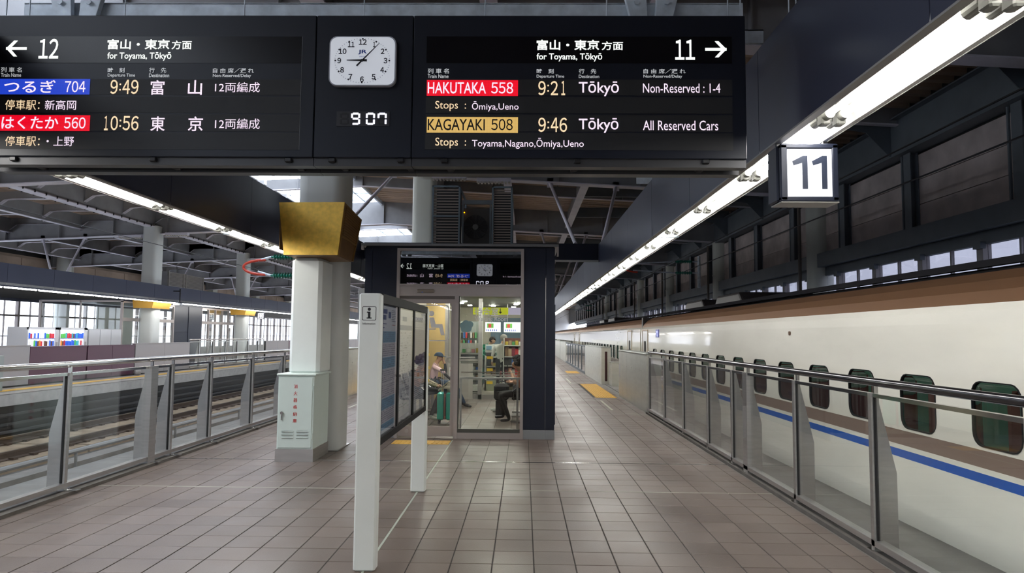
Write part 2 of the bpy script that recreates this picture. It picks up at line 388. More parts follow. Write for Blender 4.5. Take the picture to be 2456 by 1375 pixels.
# ================================================================== GLASS FENCES
def fence(X, s, ys, wide, label, z0=0, zr=1.33, y_end=15.4, dist=False):
    """s=+1: track lies at +X"""
    root = thing('glass_fence', label, 'fence', (X, ys[0], z0))
    rail = MB(); rail.path([(X + s * .02, ys[0] - .9, zr), (X + s * .02, y_end, zr)], .033, 12)
    rail.build('handrail', M_steel2 if s < 0 else mat('dark_polished_rail', (.10, .10, .11), .18, .9), root, True)
    B('glazing_rail', M_steel2, root, (X - .022, X + .022, ys[0] - .9, y_end, zr - .115, zr - .085))
    B('base_rail', M_steel, root, (X - .03, X + .05, ys[0] - .9, y_end, z0 + .07, z0 + .115))
    B('kerb', mat('fence_kerb', (.11, .10, .09), .6, var=.2), root, (X - .06, X + .12, ys[0] - .9, y_end, z0 - .005, z0 + .035))
    allp = ys + [y_end]
    prev = ys[0] - .9
    for i, y in enumerate(ys):
        hw = .024
        if y in wide:
            p = MB().box(X - .03, X + .06, y - .075, y + .085, z0, zr - .09)
            p.box(X - .034, X - .03, y - .06, y + .07, z0 + .45, z0 + .83, 1)
            p.build('post', [M_steel, mat('dull_steel_cover', (.30, .29, .28), .5, .6)], root)
        else:
            B('post', M_steel, root, (X - .03, X + .035, y - .024, y + .024, z0, zr - .085))
        B('gasket', M_dark, root, (X - .012, X + .012, y + .024, y + .031, z0 + .1, zr - .09), (X - .012, X + .012, y - .031, y - .024, z0 + .1, zr - .09))
        B('rail_stanchion', M_steel2, root, (X + .005, X + .035, y - .012, y + .012, zr - .09, zr - .02))
        fin = MB(); a = X + s * .035
        fin.prism([(a, z0 + .02), (a + s * .15, z0 + .02), (a + s * .15, z0 + .62), (a + s * .02, zr - .14), (a, zr - .14)], 'Y', y + .028, y + .036)
        fin.build('fin_bracket', M_steel, root)
        B('foot_plate', M_steel2, root, (X - .05, X + .16, y - .02, y + .06, z0 + .035, z0 + .042))
        if y - prev > .2: B('glass_pane', M_glassf, root, (X - .005, X + .005, prev + .03, y - .03, z0 + .115, zr - .115))
        prev = y
    B('glass_pane', M_glassf, root, (X - .005, X + .005, prev + .03, y_end - .02, z0 + .115, zr - .115))
    return root
fence(FRX, 1, [2.28, 3.83, 5.54, 7.09, 8.63, 9.2, 10.4, 12.0, 13.6, 15.2], [8.63], 'glass fence with dark handrail beside the white train')
fence(FLX, -1, [4.0, 5.6, 7.19, 8.79, 9.32, 10.49, 12.1, 13.7, 15.2], [8.79], 'glass fence with steel handrail beside empty track 12')

# ================================================================== PLATFORM GATES
def gate_case(X, s, y0, y1, label, slot=None):
    """metal cabinet of a platform gate"""
    x0, x1 = (X - .03, X + .30) if s > 0 else (X - .30, X + .03)
    root = thing('platform_gate', label, 'platform gate', ((x0 + x1) / 2, (y0 + y1) / 2, 0))
    n = max(2, round((y1 - y0) / .75)); st = (y1 - y0) / n; fx = x0 if s > 0 else x1
    M = mat('gate_metal', (.72, .73, .67), .36, .25, var=.05, scale=2, stretch=(1, 1, 6))
    B('housing', M, root, (x0 + .006, x1 - .006, y0, y1, 0, 1.27))
    B('top_cap', mat('gate_cap', (.42, .45, .42), .4, .3), root, (x0 - .01, x1 + .01, y0 - .01, y1 + .01, 1.27, 1.30), ch=.006)
    for i in range(n):
        a = y0 + i * st + .006; b = y0 + (i + 1) * st - .006
        xx = (x0 - .002, x0 + .008) if s > 0 else (x1 - .008, x1 + .002)
        p = B('panel', M, root, (xx[0], xx[1], a, b, .06, 1.24))
        B('latch', M_steel2, p, (xx[0] - .004, xx[1] + .004, b - .06, b - .04, .88, .91))
    if slot:
        ye = y0 if slot < 0 else y1
        B('buffer_strip', mat('dark_red_buffer', (.045, .008, .01), .5), root, (x0 + .12, x0 + .20, ye - .01, ye + .01, .12, 1.15))
    B('notice', mat('white_notice', (.7, .7, .72), .5), root, (fx - .004 if s > 0 else fx + .001, fx - .001 if s > 0 else fx + .004, y1 - .3, y1 - .12, .55, .9))
    return root
for X, s, nm in ((FRX, 1, 'train side'), (FLX, -1, 'track 12 side')):
    gate_case(X, s, 15.45, 19.9, 'cream metal gate housing at the end of the glass fence, ' + nm)
    gate_case(X, s, 24.3, 30.8, 'cream gate housing beyond the open gap, ' + nm, -1)
    gate_case(X, s, 45, 51.5, 'distant cream gate housing past the glass gate, ' + nm)
    B_ = thing('glass_gate', 'row of dark framed glass gate panes, ' + nm, 'gate', (X, 38, 0))
    for i in range(7):
        a = 30.9 + i * 2.0
        B('post', M_beamd, B_, (X - .03, X + .05, a, a + .09, 0, 1.25))
        B('glass_pane', M_glassf, B_, (X - .005, X + .005, a + .09, a + 2.0, .1, 1.2))
    B('top_rail', M_beamd, B_, (X - .03, X + .05, 30.9, 45, 1.22, 1.27)); B('base_rail', M_beamd, B_, (X - .03, X + .05, 30.9, 45, 0, .1))
    o = gate_case(X + s * .25, s, 23.4, 24.25, 'low cream control box in the open gap, ' + nm)
    for c in list(o.children):
        pass
    o.scale = (1, 1, .62)
    gate_case(X, s, 52, 120, 'farthest run of cream gate housings, ' + nm)

# ================================================================== TRAIN
TX = 3.55
def train_car(y0, y1, wins, label, seats=False):
    root = thing('train_car', label, 'train car', (5.2, (y0 + y1) / 2, 0))
    W0, W1 = .842, 1.352
    def prof(z):
        if z < 1.5: return TX
        return TX
    low = [(TX + .10, -.88), (TX + .03, -.55), (TX, -.1), (TX, .565), (TX, .639), (TX, .683), (TX, .819), (TX, W0)]
    up = [(TX, W1), (TX + .002, 1.60), (TX + .006, 1.80), (TX + .018, 1.90), (TX + .042, 1.955), (TX + .105, 2.06), (TX + .2, 2.15), (TX + .36, 2.24), (TX + .62, 2.31), (TX + 1.1, 2.345), (5.2, 2.35)]
    body = MB(); lm = [0, 0, 0, 2, 0, 1, 0]
    def strip(p, q, m):
        body.quad((p[0], y0, p[1]), (p[0], y1, p[1]), (q[0], y1, q[1]), (q[0], y0, q[1]), m)
    for i in range(len(low) - 1): strip(low[i], low[i + 1], lm[i])
    for i in range(len(up) - 1):
        strip(up[i], up[i + 1], 0 if up[i + 1][1] <= 1.956 else 3 if up[i + 1][1] < 2.29 else 4)
    R = [(10.4 - x, z) for x, z in up[::-1]] + [(10.4 - TX, W0), (10.4 - TX, -.88)]
    for i in range(len(R) - 1): strip(R[i], R[i + 1], 4 if R[i + 1][1] > 1.95 else 0)
    # window band with real openings
    ys = [y0] + [v for c in wins for v in (c - .52, c + .52)] + [y1]
    cur = y0
    HWN = .27
    for c in wins:
        a, b = c - .45, c + .45
        if a > cur + 1e-4: body.quad((TX, cur, W0), (TX, a, W0), (TX, a, W1), (TX, cur, W1), 0)
        inn = rrect(c - HWN, c + HWN, W0 + .012, W1 - .012, .1, 4); n = len(inn)
        out = []
        for (py, pz) in inn:
            dy, dz = py - c, pz - (W0 + W1) / 2
            t = min(.45 / abs(dy) if abs(dy) > 1e-6 else 9, (W1 - W0) / 2 / abs(dz) if abs(dz) > 1e-6 else 9)
            out.append((c + dy * t, (W0 + W1) / 2 + dz * t))
        vs = [(TX, p[0], p[1]) for p in inn] + [(TX, p[0], p[1]) for p in out]
        fs = []
        corners = [(b, W1), (a, W1), (a, W0), (b, W0)]
        for i in range(n):
            j = (i + 1) % n; fs.append((i, j, n + j, n + i))
        k = len(vs)
        for q, (cy_, cz_) in enumerate(corners):
            i = q * 5 + 2   # corner fan between the two outer points
            # find the pair of outer points that straddle the corner
            for i in range(n):
                j = (i + 1) % n; A, Bp = out[i], out[j]
                if (abs(A[0] - cy_) < 1e-6 and abs(Bp[1] - cz_) < 1e-6 or abs(A[1] - cz_) < 1e-6 and abs(Bp[0] - cy_) < 1e-6) and abs(A[0] - Bp[0]) > 1e-6 and abs(A[1] - Bp[1]) > 1e-6:
                    vs.append((TX, cy_, cz_)); fs.append((n + i, n + j, len(vs) - 1)); break
        body.add(vs, fs, 0); cur = b
    body.quad((TX, cur, W0), (TX, y1, W0), (TX, y1, W1), (TX, cur, W1), 0)
    # end walls
    allp = low + up + R
    body.prism([(p[0], p[1]) for p in (low + up + R)], 'Y', y0, y0 + .001, 0) if y0 > 0 else None
    bo = body.build('body', [M_trainw, M_stripe, M_blue, M_trainb, mat('train_roof_dark', (.025, .024, .026), .8, spec=0)], root, True)
    B('skirt', M_tunder, root, (TX + .1, 10.3 - TX, y0 + .1, y1 - .1, -.88, -.84))
    for c in wins:
        inn = rrect(c - HWN, c + HWN, W0 + .012, W1 - .012, .1, 4); n = len(inn)
        out = rrect(c - HWN - .010, c + HWN + .010, W0 + .002, W1 - .002, .11, 4)
        vs = [(TX - .006, *p) for p in inn] + [(TX - .006, *p) for p in out] + [(TX + .022, *p) for p in inn] + [(TX + .002, *p) for p in out]
        fs = [(i, (i + 1) % n, n + (i + 1) % n, n + i) for i in range(n)] + [(i, (i + 1) % n, 2 * n + (i + 1) % n, 2 * n + i) for i in range(n)] + [(n + i, n + (i + 1) % n, 3 * n + (i + 1) % n, 3 * n + i) for i in range(n)]
        wf = MB().add(vs, fs).build('window', M_blk2, root, True)
        MB().add([(TX + .012, *p) for p in inn], [tuple(range(n))]).build('glass_pane', M_glasst, wf)
    # cabin interior
    inr = MB()
    inr.quad((TX + .9, y0 + .1, .3), (TX + .9, y1 - .1, .3), (TX + .9, y1 - .1, 1.9), (TX + .9, y0 + .1, 1.9), 0)
    inr.quad((TX + .08, y0 + .1, .55), (TX + .9, y0 + .1, .55), (TX + .9, y1 - .1, .55), (TX + .08, y1 - .1, .55), 0)
    inr.build('cabin_lining', mat('cabin_lining', (.20, .36, .31), .7), root)
    B('cabin_fill_lamp', mat('cabin_fill_lamp', (.8, .8, .8), .5, emit=2.5, emitcol=(1, .95, .85)), root, (TX + .5, TX + .6, y0 + .3, y1 - .3, 1.80, 1.82))  # unseen lamp strip added to lighten the cabin behind the windows
    if seats:
        for c in wins:
            s_ = MB().bbox(TX + .16, TX + .62, c + .02, c + .16, .45, 1.28, .05)
            s_.bbox(TX + .16, TX + .62, c - .42, c + .05, .45, .72, .04)
            s_.build('seat', M_seat, root)
            MB().bbox(TX + .20, TX + .58, c + .005, c + .06, 1.08, 1.27, .02).build('headrest_cover', mat('headrest_cover', (.25, .30, .28), .7), root)
    return root
wins1 = [5.31 + 1.041 * k for k in range(-5, 14)]
c1 = train_car(-3.9, 21.05, [y for y in wins1 if y < 19.2], 'cream train car nearest the camera, bronze roof and blue stripe', True)
c2 = train_car(21.25, 45.9, [25.2 + 1.041 * k for k in range(0, 17)], 'second train car, cream with bronze roof, past the dark gangway gap')
c3 = train_car(46.1, 70.9, [50.2 + 1.041 * k for k in range(0, 17)], 'third train car, small and far down the platform')
c4 = train_car(71.1, 96, [75.2 + 1.041 * k for k in range(0, 17)], 'farthest visible train car')
tag(B('gangway_bellows', M_dark, None, (TX + .06, 6.8, 21.05, 21.25, -.8, 2.25)), 'dark gangway gap between the first two train cars', 'gangway')
def train_door(y, root, hw=.42):
    d = MB().box(TX - .004, TX + .01, y - hw, y + hw, -.05, 1.84)
    o = d.build('door', mat('train_door', (.60, .58, .53), .2, coat=.4), root)
    B('door_edge', mat('door_edge_tan', (.34, .26, .17), .4), o, (TX - .012, TX + .0, y - hw - .04, y - hw, -.05, 1.88), (TX - .012, TX + .0, y + hw, y + hw + .04, -.05, 1.88), (TX - .012, TX, y - hw, y + hw, 1.84, 1.88))
    vs = rrect(y - .13, y + .13, .75, 1.55, .07)
    MB().prism(vs, 'X', TX - .01, TX - .003).build('door_window', M_blk2, o)
train_door(20.35, c1); train_door(23.3, c2); train_door(44.4, c2); train_door(48.5, c3)
sg = B('destination_display', mat('display_dark_blue', (.02, .02, .12), .3, emit=.12, emitcol=(.1, .12, .8)), c1, (TX - .006, TX + .004, 18.30, 18.70, 1.66, 1.87))
sgl = MB()
for j in range(4):
    for i in range(6):
        if random.random() < .8: sgl.box(TX - .009, TX - .007, 18.40 + i * .04, 18.425 + i * .04, 1.69 + j * .04, 1.715 + j * .04)
sgl.build('display_characters', mat('display_char', (.1, .1, .5), .5, emit=.9, emitcol=(.55, .6, 1)), sg)
MB().tube((TX + .02, 9.32, 1.735), (TX - .012, 9.32, 1.735), .028, 14).build('side_lamp', mat('side_lamp', (.12, .07, .04), .3), c1, True)
for k, (y, L, nm) in enumerate(((14.2, 2.0, 'nearer'), (17.0, 2.0, 'farther'), (33, 2.6, 'x'), (37, 2.4, 'x'))):
    par = c1 if k < 2 else c2
    v = MB(); v.prism([(y - L / 2, 2.33), (y + L / 2, 2.33), (y + L / 2 - .25, 2.56), (y - L / 2 + .25, 2.56)], 'X', 4.15, 5.6)
    v.build('roof_unit', mat('roof_unit_black', (.02, .018, .02), .5), par, bevel=.05)
MB().box(3.98, 4.04, -2, 21, 2.30, 2.36).build('roof_gutter', mat('roof_gutter_dark', (.02, .02, .023), .9, spec=0), c1)
MB().box(3.98, 4.04, 21.3, 45, 2.30, 2.36).build('roof_gutter', MATS['roof_gutter_dark'], c2)

# ================================================================== LIGHT BULKHEADS
def bulkhead(xi, s, label, lit_to=60, y0=-20, y1=131, mod0=4.16, header=None, zb=2.97, zt=3.72, stuff_tubes=False, joints=2.06, jy=.72, face='inner'):
    """xi: face towards the platform middle; s=+1 when the trough lies at larger X"""
    root = thing('light_bulkhead', label, 'light fitting', (xi, 0, zb))
    k = 0; y = y0 + (jy - y0) % joints - joints
    xo = xi + s * .34
    ps = MB().box(min(0, s * .02), max(0, s * .02), 0.004, joints - .004, 0, zt - zb)
    first = None
    while y < min(y1, 62):
        if first is None: first = ps.build('panel', M_navy, root, local=True); o = first
        else: o = first.copy(); COL.objects.link(o)
        o.location = (0, y, 0); y += joints
    a, b = sorted((xi, xi + s * .02))
    B('far_cladding', M_navy, root, (a, b, y + .004, y1, zb, zt))
    a, b = sorted((xi + s * .02, xo - s * .0))
    B('core', M_dark, root, (a, b, y0, y1, zb + .16, zt - .01))
    # trough
    t = MB(); sec = [(xi + s * .0, zb), (xi + s * .045, zb), (xi + s * .06, zb + .10), (xo - s * .05, zb + .10), (xo - s * .03, zb), (xo, zb), (xo, zb + .17), (xi + s * .02, zb + .17)]
    t.prism(sec, 'Y', y0, y1)
    t.build('trough', M_trough, root)
    a, b = sorted((xo, xo + s * .004)); B('outer_lip', M_trgrey, root, (a, b, y0, y1, zb - .004, zb + .17))
    a, b = sorted((xi - s * .002, xi + s * .05)); B('inner_edge_strip', M_trgrey, root, (a, b, y0, y1, zb - .012, zb - .001))
    # tubes
    P = 1.475; i = 0; y = mod0 - P * 12
    xs = (xi + s * .125, xi + s * .215)
    tp = sp = None
    while y < lit_to:
        if tp is None:
            ms = mat('lamp_socket_grey', (.20, .20, .18), .5)
            tp = MB().tube((0, .05, 0), (0, P - .17, 0), .0185, 8).tube((0, P - .172, 0), (0, P - .12, 0), .03, 12, m=1).build('tube', [M_tube, ms], root, True, local=True)
            sp = MB().tube((0, -.05, 0), (0, .05, 0), .03, 12).bbox(-.026, .026, -.12, -.045, -.05, .03, .008).build('lamp_socket', ms, root, local=True)
            bp_ = MB().box(-.075, .075, -.14, -.03, .025, .06).build('socket_bar', ms, root, local=True)
        for n_, x in enumerate(xs):
            o = tp if (i == 0 and n_ == 0) else tp.copy()
            if o is not tp: COL.objects.link(o)
            o.location = (x - xi, y, .015)
        for pr_, xx in ((sp, xs[0]), (sp, xs[1]), (bp_, (xs[0] + xs[1]) / 2)):
            o = pr_ if (i == 0 and xx != xs[1]) else pr_.copy()
            if o is not pr_: COL.objects.link(o)
            o.location = (xx - xi, y, .015)
        y += P; i += 1
    if y < y1:
        mb = MB()
        for x in xs: mb.box(x - .016, x + .016, y, y1, zb + .03, zb + .062)
        mb.build('far_tubes', M_tube, root)['kind'] = 'stuff'
    for yy in (8.9, 18.9, 28.9, 38.9):
        a, b = sorted((xi + s * .0, xo)); B('divider', M_beamd, root, (a, b, yy, yy + .05, zb - .012, zb + .1))
    return root
bulkhead(1.655, 1, 'navy bulkhead with a fluorescent trough above the fence beside the white train')
bulkhead(-3.60, -1, 'navy bulkhead with a fluorescent trough above the fence beside track 12')
def panel_run(x, s, y0, y1, zb, zt, label, joints=2.06, glow=True):
    root = thing('far_bulkhead', label, 'bulkhead', (x, y0, zb))
    a, b = sorted((x, x + s * .03)); o1 = None; y = y0
    while y < min(y1, 75):
        if o1 is None: o1 = B('panel', M_navy, root, (a, b, y + .006, y + joints - .006, zb, zt)); yy0 = y
        else: o = o1.copy(); COL.objects.link(o); o.location = (0, y - yy0, 0)
        y += joints
    B('far_cladding', M_navy, root, (a, b, y, y1, zb, zt))
    a, b = sorted((x + s * .03, x + s * .3)); B('core', M_dark, root, (a, b, y0, y1, zb + .12, zt - .02))
    if glow:
        a, b = sorted((x - s * .0, x + s * .34)); B('trough', M_trough, root, (a, b, y0, y1, zb + .05, zb + .12))
        mb = MB()
        for k in range(int((y1 - y0) / 1.475)):
            yk = y0 + k * 1.475; mb.tube((x + s * .12, yk + .05, zb - .005), (x + s * .12, yk + 1.4, zb - .005), .03, 6)
        o = mb.build('far_tubes', M_tube, root); o['kind'] = 'stuff'
    return root
panel_run(-15.4, -1, 10, 130, 3.0, 3.70, 'navy bulkhead with a thin light line over the opposite platform')
panel_run(-21.9, 1, 10, 130, 2.97, 3.70, 'second navy bulkhead over the far edge of the opposite platform', glow=False)
# cross header between waiting room and bulkheads
hd = thing('cross_bulkhead', 'dark bulkhead crossing the platform above and behind the waiting room', 'bulkhead', (-1, 15.6, 3.35))
B('panel', M_navyb, hd, (-3.6, 1.655, 15.4, 15.8, 3.37, 3.74)); B('light_soffit_edge', M_trough, hd, (-3.6, 1.655, 15.38, 15.42, 3.33, 3.37))

# ================================================================== ROOF
def roofz(x): return 7.55 - .05 * abs(x + 6)
ce = sroot('ceiling', 'dark corrugated roof deck on steel beams')
def deck(x0, x1):
    mb = MB(); y = -30; n = 0; vs = []; 
    while y < 131:
        for dy, dz in ((0, 0), (.17, 0), (.19, .11), (.38, .11)):
            vs.append((y + dy, dz))
        y += .4
    V = []
    for (yy, dz) in vs: V += [(x0, yy, roofz(x0) + dz), (x1, yy, roofz(x1) + dz)]
    mb.add(V, [(2 * i, 2 * i + 1, 2 * i + 3, 2 * i + 2) for i in range(len(vs) - 1)])
    return mb.build('corrugated_deck', M_deck, ce)
deck(-6.3, 9.4); deck(-29, -10.4)
# roof above the deck keeps daylight out; skylight strip between
B('roof_cover', M_concd, ce, (-6.3, 9.4, -30, 131, 7.68, 7.74), (-29, -10.4, -30, 131, 7.68, 7.74))
sk = MB()
for j in range(-14, 65):
    y = -2 + 2 * j; sk.box(-10.4, -6.3, y - .04, y + .04, 9.1, 9.2); sk.box(-10.42, -10.34, y - .05, y + .05, 7.74, 9.1); sk.box(-6.36, -6.28, y - .05, y + .05, 7.74, 9.1)
for x in (-10.4, -9.0, -7.65, -6.34): sk.box(x, x + .07, -30, 131, 9.1, 9.2)
sk.box(-10.42, -10.34, -30, 131, 7.6, 7.78); sk.box(-6.36, -6.28, -30, 131, 7.4, 7.78)
sk.build('skylight_bars', M_galv, ce)
B('skylight_glass', M_glassl, ce, (-10.4, -6.3, -30, 131, 9.2, 9.205))
def ibeam(x0, x1, y, zf, name, root, d=.9, fw=.35, mat_=None, flange=None):
    """transverse beam whose bottom flange follows the roof slope; top reaches the deck"""
    web = MB(); N = max(1, int((x1 - x0) / 2)); xs = [x0 + (x1 - x0) * i / N for i in range(N + 1)]
    if x0 < -6 < x1: xs = sorted(xs + [-6])
    for a, b in zip(xs, xs[1:]):
        za, zb_ = zf(a), zf(b)
        web.add([(a, y - .012, za), (b, y - .012, zb_), (b, y - .012, roofz(b) + .0), (a, y - .012, roofz(a) + .0), (a, y + .012, za), (b, y + .012, zb_), (b, y + .012, roofz(b)), (a, y + .012, roofz(a))],
                [(0, 1, 2, 3), (7, 6, 5, 4)])
    o = web.build(name, mat_ or M_beam, root)
    fl_ = MB()
    for a, b in zip(xs, xs[1:]):
        za, zb_ = zf(a), zf(b); h = fw / 2
        fl_.add([(a, y - h, za), (b, y - h, zb_), (b, y + h, zb_), (a, y + h, za), (a, y - h, za - .03), (b, y - h, zb_ - .03), (b, y + h, zb_ - .03), (a, y + h, za - .03)],
                [(0, 1, 2, 3), (7, 6, 5, 4), (0, 4, 5, 1), (1, 5, 6, 2), (2, 6, 7, 3), (3, 7, 4, 0)])
    fl_.build('flange', flange or M_beaml, o)
    st = MB()
    for i in range(int((x1 - x0) / 2.4)):
        x = x0 + 1.2 + i * 2.4; st.box(x - .012, x + .012, y - .15, y + .15, zf(x), roofz(x))
    st.build('stiffeners', mat_ or M_beam, o)['kind'] = 'stuff'
    return o
bz = lambda x: roofz(x) - 1.0 + (.05 * (abs(x + 3)) if False else 0)
for j in range(-2, 9):
    ibeam(-29, 9.3, .4 + 9.93 * j, bz, 'roof_beam', ce)
for j in range(0, 9):
    ibeam(-9.6, 9.3, 5.4 + 9.93 * j, lambda x: roofz(x) - .38, 'purlin', ce, fw=.15)
# longitudinal girders
def lgirder(x, z, h, fw, name='girder', m=M_beam, fm=M_beaml, y0=-30, y1=112):
    o = B(name, m, ce, (x - .012, x + .012, y0, y1, z, roofz(x)))
    B('flange', fm, o, (x - fw / 2, x + fw / 2, y0, y1, z - .03, z))
    return o
for x in (-.55, 1.9, 4.6): lgirder(x, roofz(x) - .72, .7, .26)
for x in (-3.0,): lgirder(x, 6.35, .9, .34)
lgirder(-16.4, 6.32, .9, .42)
for x in (-12.9, -19.7, -22.9, -26.2): lgirder(x, roofz(x) - .62, .6, .2)
# bolts and perforated cable tray under the main girder of the left roof
tray = MB()
for k in range(150):
    y = 8 + k * .55; tray.box(-16.64, -16.60, y, y + .03, 6.27, 6.36); tray.box(-16.2, -16.16, y, y + .03, 6.27, 6.36)
o = tray.build('flange_bolts', M_dark, ce); o['kind'] = 'stuff'
# haunched secondary beams (arched webs) between the girders of the west roof
def haunch(x0, x1, y, z0, zmid, root):
    n = 10; w_ = x1 - x0; pts = []
    for i in range(n + 1):
        t = i / n; e = min(t, 1 - t) / .16; zz = z0 + (zmid - z0) * (1 if e >= 1 else 1 - (1 - e) ** 2)
        pts.append((x0 + w_ * t, zz))
    poly = [(x0, roofz(x0))] + pts + [(x1, roofz(x1))]
    o = MB().prism(poly, 'Y', y - .012, y + .012).build('haunched_beam', mat('haunch_grey', (.46, .455, .46), .55), root)
    f_ = MB()
    for a, b in zip(pts, pts[1:]): f_.add([(a[0], y - .1, a[1]), (b[0], y - .1, b[1]), (b[0], y + .1, b[1]), (a[0], y + .1, a[1])], [(0, 1, 2, 3)])
    f_.build('flange', M_beaml, o)
for j in range(0, 22):
    y = 5.4 + j * 2.48
    if (j + 2) % 4 == 0: pass
    for (a, b) in ((-29, -26.2), (-26.2, -22.9), (-22.9, -19.7), (-19.7, -16.4), (-16.4, -12.9), (-12.9, -9.7)):
        haunch(a, b, y, roofz((a + b) / 2) - .62, roofz((a + b) / 2) - .34, ce)
# V struts carrying the bulkheads
def strut(p, q, label_m=M_galv, r=.045):
    o = MB().tube(p, q, r, 10).build('strut', label_m, ce, True)
    gm = MB(); gm.box(p[0] - .09, p[0] + .09, p[1] - .012, p[1] + .012, p[2] - .12, p[2] + .16); gm.build('gusset_plate', label_m, o)
    return o
for j in range(1, 6):
    y = .4 + 9.93 * j
    strut((.75, y, bz(.75) - .03), (1.15, y - 4.8, 3.74), M_beaml); strut((2.7, y, bz(2.7) - .03), (1.75, y - 4.8, 3.74), M_beaml)
    strut((-21.4, y, bz(-21.4)), (-20.8, y, 3.8), M_beaml); strut((-19.5, y, bz(-19.5)), (-20.5, y, 3.8), M_beaml)
    strut((-3.9, y, bz(-3.9)), (-4.4, y - 4.8, 3.74), M_beaml)
# perforated lamp trays under the beams by the columns
for (x, y) in ((-2.2, 20.0), (-17.4, 20.0), (-15.2, 30.0), (-17.3, 30.1), (-15.4, 40.0), (-.9, 20.1)):
    mb = MB().box(x - .5, x + .5, y - .28, y - .1, bz(x) - .16, bz(x) - .05)
    for i in range(10):
        mb.box(x - .48 + i * .1, x - .43 + i * .1, y - .285, y - .1, bz(x) - .20, bz(x) - .155, 1)
    mb.build('perforated_tray', [M_beaml, mat('tray_slots', (.55, .52, .48), .5)], ce)

# ================================================================== WALL ON THE TRAIN SIDE
WX = 8.45
wr = sroot('wall_right', 'dark boarded wall with a window band behind the train')
B('lower_wall', M_concd, wr, (WX + .05, WX + .3, -30, 131, -1.6, 1.9))
proto = None
studs = []
for k in range(-1, 12):
    base = 19.85 + 9.8 * (k - 1)
    studs += [base + 1.55, base + 4.9, base + 8.0]
studs = [s for s in studs if -3 < s < 110]
for s in studs:
    MB().prism([(WX - .02, s - .15), (WX - .0, s - .15), (WX, s + .15), (WX - .02, s + .15)], 'Z', 4.0, 5.75)
    o = B('stud', M_beamd, wr, (WX - .16, WX - .14, s - .13, s + .13, 4.03, 5.7), (WX - .14, WX + .02, s - .008, s + .008, 4.03, 5.7), (WX - .0, WX + .02, s - .13, s + .13, 4.03, 5.7))
    MB().tube((WX - .12, s + .25, 4.03), (WX - .12, s + .25, 5.7), .03, 6).build('conduit', M_beamd, o)
edges = [-29.9] + studs + [112]
for a, b in zip(edges, edges[1:]):
    for q in range(3):
        o = B('board', M_brd, wr, (WX + .03, WX + .07, a + .10, b - .10, 4.02 + .545 * q, 4.02 + .545 * q + .53))
        if a > 60: pass
B('wall_backing', M_dark, wr, (WX + .08, WX + .3, -30, 131, 4.0, 7.3))
B('beam', M_beamd, wr, (WX - .22, WX - .20, -30, 112, 3.68, 4.02), (WX - .22, WX + .05, -30, 112, 3.66, 3.68), (WX - .22, WX + .05, -30, 112, 4.02, 4.04))
B('beam', M_beamd, wr, (WX - .14, WX - .12, -30, 112, 5.72, 6.55), (WX - .32, WX + .06, -30, 112, 5.69, 5.72), (WX - .3, WX + .06, -30, 112, 6.55, 6.58))
for j in range(0, 24):
    y = 3 + j * 4.2
    MB().prism([(WX - .14, 5.75), (WX - .7, 6.35), (WX - 2.2, 6.6), (WX - .14, 6.6)], 'Y', y - .01, y + .01).build('haunch_bracket', M_beamd, wr)
    B('cross_rib', M_beamd, wr, (1.9, WX - .1, y - .06, y + .06, 6.55, 6.95))
# window band
B('window_head', M_beamd, wr, (WX - .02, WX + .1, -30, 112, 3.42, 3.68))
wi = 0
for k in range(-16, 48):
    y = 14.75 + 1.93 * (k - 7)
    root = B('window', mat('window_frame_grey', (.34, .32, .32), .5, .2), wr, (WX - .06, WX + .10, y - .09, y + .09, 1.9, 3.42), (WX, WX + .06, y + .94, y + .99, 1.9, 3.42), (WX, WX + .06, y + .09, y + 1.84, 1.9, 1.96))
    B('pane', M_glassr, root, (WX + .03, WX + .04, y + .09, y + .94, 1.96, 3.42)); B('pane', M_glassr, root, (WX + .03, WX + .04, y + .99, y + 1.84, 1.96, 3.42))
    MB().box(WX - .12, WX - .02, y - .12, y + .1, 3.34, 3.46).build('bracket', M_beamd, root)
# a neighbouring roof seen outside these windows
ob = thing('outside_roof', 'pale roof and parapet outside the train side windows', 'roof', (14, 30, 0))
B('parapet', mat('outside_parapet', (.45, .45, .5), .7), ob, (13, 13.4, -10, 130, -2, 2.0)); B('roof_slope', mat('outside_roof_grey', (.30, .32, .38), .6), ob, (13.4, 22, -10, 130, 1.7, 1.8))

# ================================================================== COLUMNS
def column(x, y, z0, z1, label, r=.34, rr=.2, m=M_colw, box=True, collar=None):
    root = thing('column', label, 'column', (x, y, z0))
    MB().prism(rrect(x - r, x + r, y - r, y + r, rr, 5), 'Z', z0, z1).build('shaft', m, root, True)
    if collar: MB().prism(rrect(x - r - .02, x + r + .02, y - r - .02, y + r + .02, rr, 5), 'Z', collar, collar + .04).build('collar', m, root, True)
    return root
pc = column(-3.0, 10.32, 0, 6.4, 'large white rounded column rising behind the gold sign box', .345, .17)
MB().bbox(-3.20, -2.78, 9.42, 9.99, 1.12, 2.72, .045).build('casing', M_white, pc)
B('base_plate', M_steel, pc, (-3.36, -2.64, 9.97, 10.67, 0, .015))
column(-2.97, 20.33, 0, 6.4, 'cream column rising behind the louvred roof units of the waiting room', .335, .16, M_cream)
for k, nm in ((30.2, 'second'), (40.1, 'third'), (50, 'fourth')):
    column(-2.97, k, 0, 6.4, nm + ' cream column beyond the waiting room', .335, .16, M_cream)
